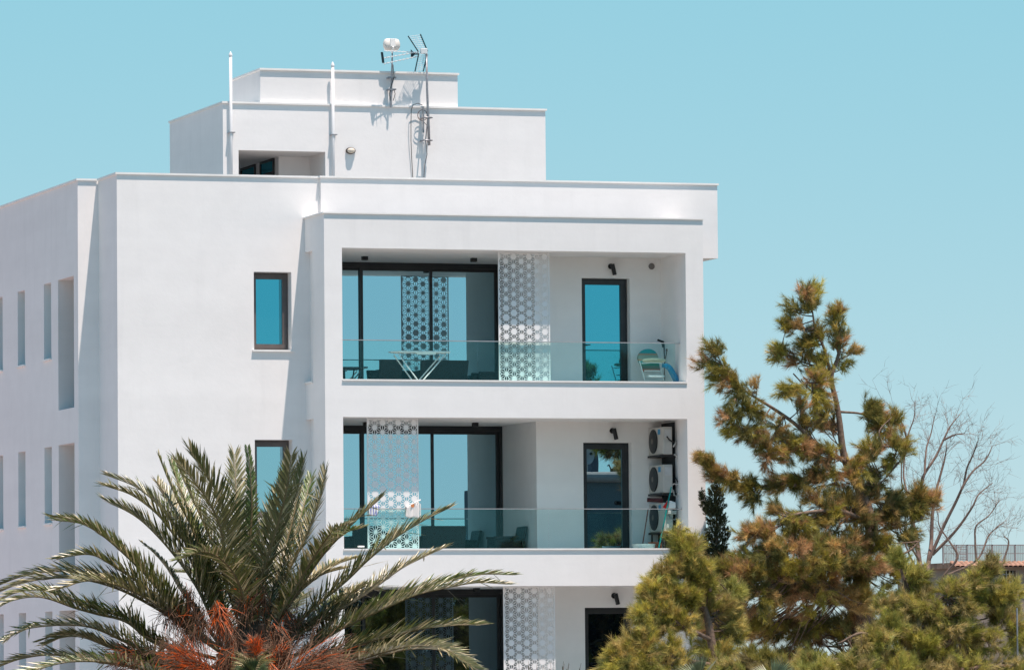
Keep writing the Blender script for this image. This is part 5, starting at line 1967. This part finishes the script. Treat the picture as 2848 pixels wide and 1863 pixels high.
# fruit stalks: brushes of orange strands, brown at the ends
def stalk(base, aim, spread, n, Y, seed, orange=.5, length=1.0, drop=.35, r=.0055):
    n = int(n * 1.4)
    rg = random.Random(seed)
    b = at(*base, Yq + Y)
    e = at(*aim, Yq + Y)
    ax = e - b
    mo, Lm = MB(), ax.length * length
    axn = ax.normalized()
    if orange > .5:
        mo.tube([b - axn * .12, b + axn * .1], [.012, .012], 7, M_FRUIT)
    for _ in range(n):
        d = (axn + Vector((rg.gauss(0, 1), rg.gauss(0, 1), rg.gauss(0, 1))) * spread).normalized()
        l = Lm * rg.uniform(.55, 1.05)
        s0 = b + axn * rg.uniform(-.15, .45) * Lm + Vector((rg.gauss(0, 1), rg.gauss(0, 1), rg.gauss(0, 1))) * (.025 if orange > .5 else .07)
        p, pts = s0.copy(), [s0.copy()]
        for j in range(4):
            d = (d + Vector((rg.gauss(0, .16), rg.gauss(0, .16), rg.gauss(0, .16) - drop * .25))).normalized()
            p = p + d * l / 4
            pts.append(p.copy())
        c = M_FRUIT if rg.random() < orange else M_FIBRE
        if c is M_FRUIT:
            mo.tube(pts[:4], [r, r * .9, r * .8, r * .6], 3, M_FRUIT, cap=False)
            mo.tube(pts[3:], [r * .7, r * .4], 3, M_FIBRE, cap=False)
        else:
            mo.tube(pts, [r, r * .9, r * .8, r * .7, r * .4], 3, M_FIBRE, cap=False)
    mo.build('fruit_stalk', None, PT)


stalk((585, 1870), (462, 1795), .28, 210, -1.9, 1, .65)
stalk((606, 1690), (616, 1765), .5, 190, -1.7, 2, .6, 1.1, .9)
stalk((712, 1815), (704, 1765), .45, 150, -2.1, 3, .85)
stalk((800, 1885), (950, 1805), .30, 240, -1.5, 4, .18)
stalk((720, 1640), (708, 1715), .45, 90, -.3, 5, .25, 1.0, .9)
stalk((520, 1655), (500, 1740), .28, 110, -.2, 6, .12, 1.0, .9)
stalk((470, 1850), (300, 1790), .26, 150, .5, 7, .10, .9, .3)
stalk((800, 1790), (860, 1700), .30, 120, .3, 8, .12, 1.0, .4)
stalk((640, 1820), (600, 1880), .5, 150, -1.1, 9, .15, 1.2, .8)
stalk((770, 1850), (790, 1800), .5, 170, -.8, 10, .22, 1.3, .5)
stalk((880, 1850), (1000, 1800), .30, 160, .2, 11, .10, .9, .5)
stalk((745, 1840), (760, 1890), .4, 120, -1.3, 12, .6, 1.2, .5)
stalk((545, 1700), (530, 1800), .5, 120, .2, 13, .08, 1.0, .9)
stalk((690, 1700), (680, 1800), .4, 120, .2, 14, .08, 1.0, .9)
for k_, (b_, a_, y_) in enumerate((((560, 1700), (535, 1790), -1.0), ((650, 1740), (636, 1825), -1.5), ((760, 1740), (795, 1805), -1.0), ((850, 1825), (935, 1850), -1.6), ((900, 1860), (1010, 1838), -1.5),
                                    ((510, 1790), (425, 1845), -1.5), ((390, 1835), (300, 1800), -1.0), ((668, 1830), (640, 1900), -2.1), ((690, 1650), (676, 1730), -.8), ((790, 1700), (830, 1760), -.4), ((480, 1690), (470, 1760), -.6))):
    stalk(b_, a_, .55, 62, y_ * .5, 30 + k_, .12, 1.0, .8)
# trunk with leaf boots
mb = MB()
zc = CROWN.z
mb.lathe((CROWN.x, Yq, 0), [(.42, GZ - .02), (.36, GZ + .5), (.33, 1.5), (.34, zc - 1.2), (.48, zc - .6), (.50, zc - .2), (.34, zc + .15), (.12, zc + .45)], 'z', 18)
rg = random.Random(4)
for k in range(150):
    z = GZ + .3 + (zc + .3 - GZ - .3) * k / 150
    a = k * 2.39996
    rr = .34 if z < zc - 1.2 else .46 - .5 * max(0, z - zc)
    c = Vector((CROWN.x + math.cos(a) * rr, Yq + math.sin(a) * rr, z))
    o_ = Vector((math.cos(a), math.sin(a), 0))
    s_ = Vector((-math.sin(a), math.cos(a), 0))
    up_ = (Vector((0, 0, 1)) + o_ * .5).normalized()
    mb.obox(c + up_ * .08, s_ * rg.uniform(.05, .08), (o_ - Vector((0, 0, .4))).normalized() * .03, up_ * rg.uniform(.10, .18))
mb.build('trunk', M_PTRUNK, PT)


# ---------------------------------------------------------------- small fan palms and a plant tip at the bottom edge
def fan_leaf(out, base, d, up_, L, n, col, spread):
    side = d.cross(up_).normalized()
    for k in range(n):
        a = (k / (n - 1) - .5) * spread
        dd = (d * math.cos(a) + side * math.sin(a)).normalized()
        blade(base, dd, up_, L * (1 - .25 * abs(a) / spread), .03, .05, out, tuple(Vector(col) * random.uniform(.85, 1.2)))


def fan_palm(label, u, v, Y, dirs, L, col):
    b = at(u, v, Y)
    t = thing('fan_palm', label, 'palm', (b.x, Y, GZ), 'fan palms below the pines')
    st = MB()
    st.tube([(b.x, Y, GZ), (b.x, Y, max(GZ + .3, b.z - .35))], [.12, .09], 10)
    st.build('trunk', M_PTRUNK, t)
    out = ([], [], [])
    sb = MB()
    for (du, dv, dy) in dirs:
        e = at(u + du, v + dv, Y + dy)
        d = (e - b).normalized()
        sb.tube([Vector((b.x, Y, max(GZ + .3, b.z - .35))), b, b + d * .05], .012, 6)
        n_ = (Vector((0, -1, .6)) - d * d.dot(Vector((0, -1, .6)))).normalized()
        fan_leaf(out, b + d * .02, d, n_, L, 17, col, 1.5)
    sb.build('stems', M_RACHIS, t)
    np_mesh('leaves', [tuple(q) for q in out[0]], out[1], np.array(out[2]), M_FROND, t)


fan_palm('pale fan palm leaf poking up below the young pine', 1945, 1885, -16.0, [(-10, -60, -.2), (40, -40, -.5), (-60, -20, .3)], .52, (.27, .28, .15))
fan_palm('larger fan palm with upright leaves below the tall pine', 2150, 1890, -16.0, [(50, -70, -.2), (90, -30, -.4), (-60, -20, .2)], .45, (.22, .25, .12))
fan_palm('dark fan palm tuft in front of the date palm trunk', 700, 1880, -19.0, [(-10, -60, -.2), (-60, -10, -.2), (60, -20, -.3), (10, -40, -.5)], .42, (.07, .09, .03))
rng = np.random.default_rng(3)
q = at(1490, 1885, -2.0)
t = thing('spiky_shrub', 'dark thin leaved shrub tips in front of the lowest star screen', 'shrub', (q.x, -2.0, GZ))
mb = MB()
out = ([], [], [])
for k in range(26):
    u = rng.uniform(1440, 1620)
    p0 = Vector((q.x + rng.normal(0, .2), -2 + rng.normal(0, .15), GZ))
    p1 = at(u, rng.uniform(1838, 1880), -2 + rng.normal(0, .2))
    mb.tube([p0, p0.lerp(p1, .6) + Vector((0, 0, .1)), p1], [.012, .008, .003], 4)
    for j in range(10):
        s_ = .6 + .4 * j / 10
        b_ = p0.lerp(p1, s_)
        d = ((p1 - p0).normalized() + Vector(rng.normal(0, .6, 3))).normalized()
        blade(b_, d, Vector((0, -1, .3)).normalized(), .12, .018, .1, out, (.05, .06, .03))
mb.build('stems', M_BARK, t)
np_mesh('leaves', [tuple(v_) for v_ in out[0]], out[1], np.array(out[2]), M_FROND, t)

# ---------------------------------------------------------------- across the street: what the glass mirrors
t = thing('opposite_house', 'flat roofed house across the street, mirrored in the lower balcony door', 'house', (21.5, -46, GZ))
mb = MB()
M_OW = pmat('grey_house_wall', (.16, .155, .165), .9, .1, .5)
mb.box(20.7, 28, -50, -46, GZ, 9.35)
mb.build('wall', M_OW, t)
mb = MB()
mb.tube([(20.65, -45.9, 9.48), (28.1, -45.9, 9.48)], .17, 12)
mb.build('parapet', pmat('pink_parapet', (.42, .31, .29), .8), t)
mb = MB()
mb.box(22.08, 22.32, -47.0, -46.6, 9.35, 11.65)
mb.build('chimney', pmat('slate_chimney', (.10, .10, .13), .9), t)
mb = MB()
mb.lathe((21.84, -46.3, 10.11), [(.03, .03), (.15, .05), (.235, .10), (.23, .12), (.15, .07), (.04, .05)], 'y', 24)
mb.tube([(21.84, -46.3, 9.95), (21.84, -46.35, 9.35)], .03, 6)
mb.build('dish', pmat('pale_dish', (.50, .41, .40), .6), t)
mb = MB()
mb.lathe((21.90, -46.1, 10.11), [(.045, 0), (.045, .08)], 'y', 12)
mb.build('dish_receiver', M_BLACK, t)
mb = MB()
mb.tube([(22.56, -46.2, 9.5), (22.54, -46.2, 9.75), (22.48, -46.2, 9.87), (22.44, -46.2, 9.83)], .022, 8)
mb.lathe((22.75, -46.2, 9.7), [(.12, -.12), (.2, -.04), (.18, .06), (.05, .12)], 'z', 12)
mb.build('water_boiler', M_BLACK, t)


def simple_tree(name, label, x, y, h, r, seed):
    rg = np.random.default_rng(seed)
    t = thing(name, label, 'tree', (x, y, GZ), 'trees across the street')
    mb = MB()
    mb.tube([(x, y, GZ), (x + .1, y, GZ + h * .4), (x, y, GZ + h * .8)], [.16, .12, .04], 8)
    mb.build('trunk', M_BARK, t)
    n = 1500
    q = rg.normal(size=(n, 3))
    q = q / np.linalg.norm(q, axis=1, keepdims=True) * rg.random((n, 1)) ** .4
    pos = np.array([x, y, GZ + h * .55]) + q * np.array([r, r, h * .45])
    pos[:, 2] = GZ + h * (.25 + .72 * rg.random(n))
    tn = np.array([[.05, .055, .025]]) * (1 + rg.normal(0, .2, (n, 1)))
    V, F_, T = needles(pos, q + np.array([0, 0, .4]), np.full(n, .3), np.clip(tn, .01, .3), n=26, nl=.16, width=.03, rng=rg)
    np_mesh('crown', V, F_, T, M_NEEDLE, t)


for k, (x, y, h, r) in enumerate(((8.6, -27, 6.9, 2.0), (10.6, -29, 6.8, 2.1), (12.6, -27.5, 7.0, 2.1), (14.6, -29.5, 6.9, 2.1), (16.6, -28, 6.9, 2.0))):
    simple_tree('street_tree', 'dark round tree across the street, mirrored in the lowest sliding door', x, y, h, r, 40 + k)

for o in bpy.data.objects:
    if '_org' in o:
        del o['_org']
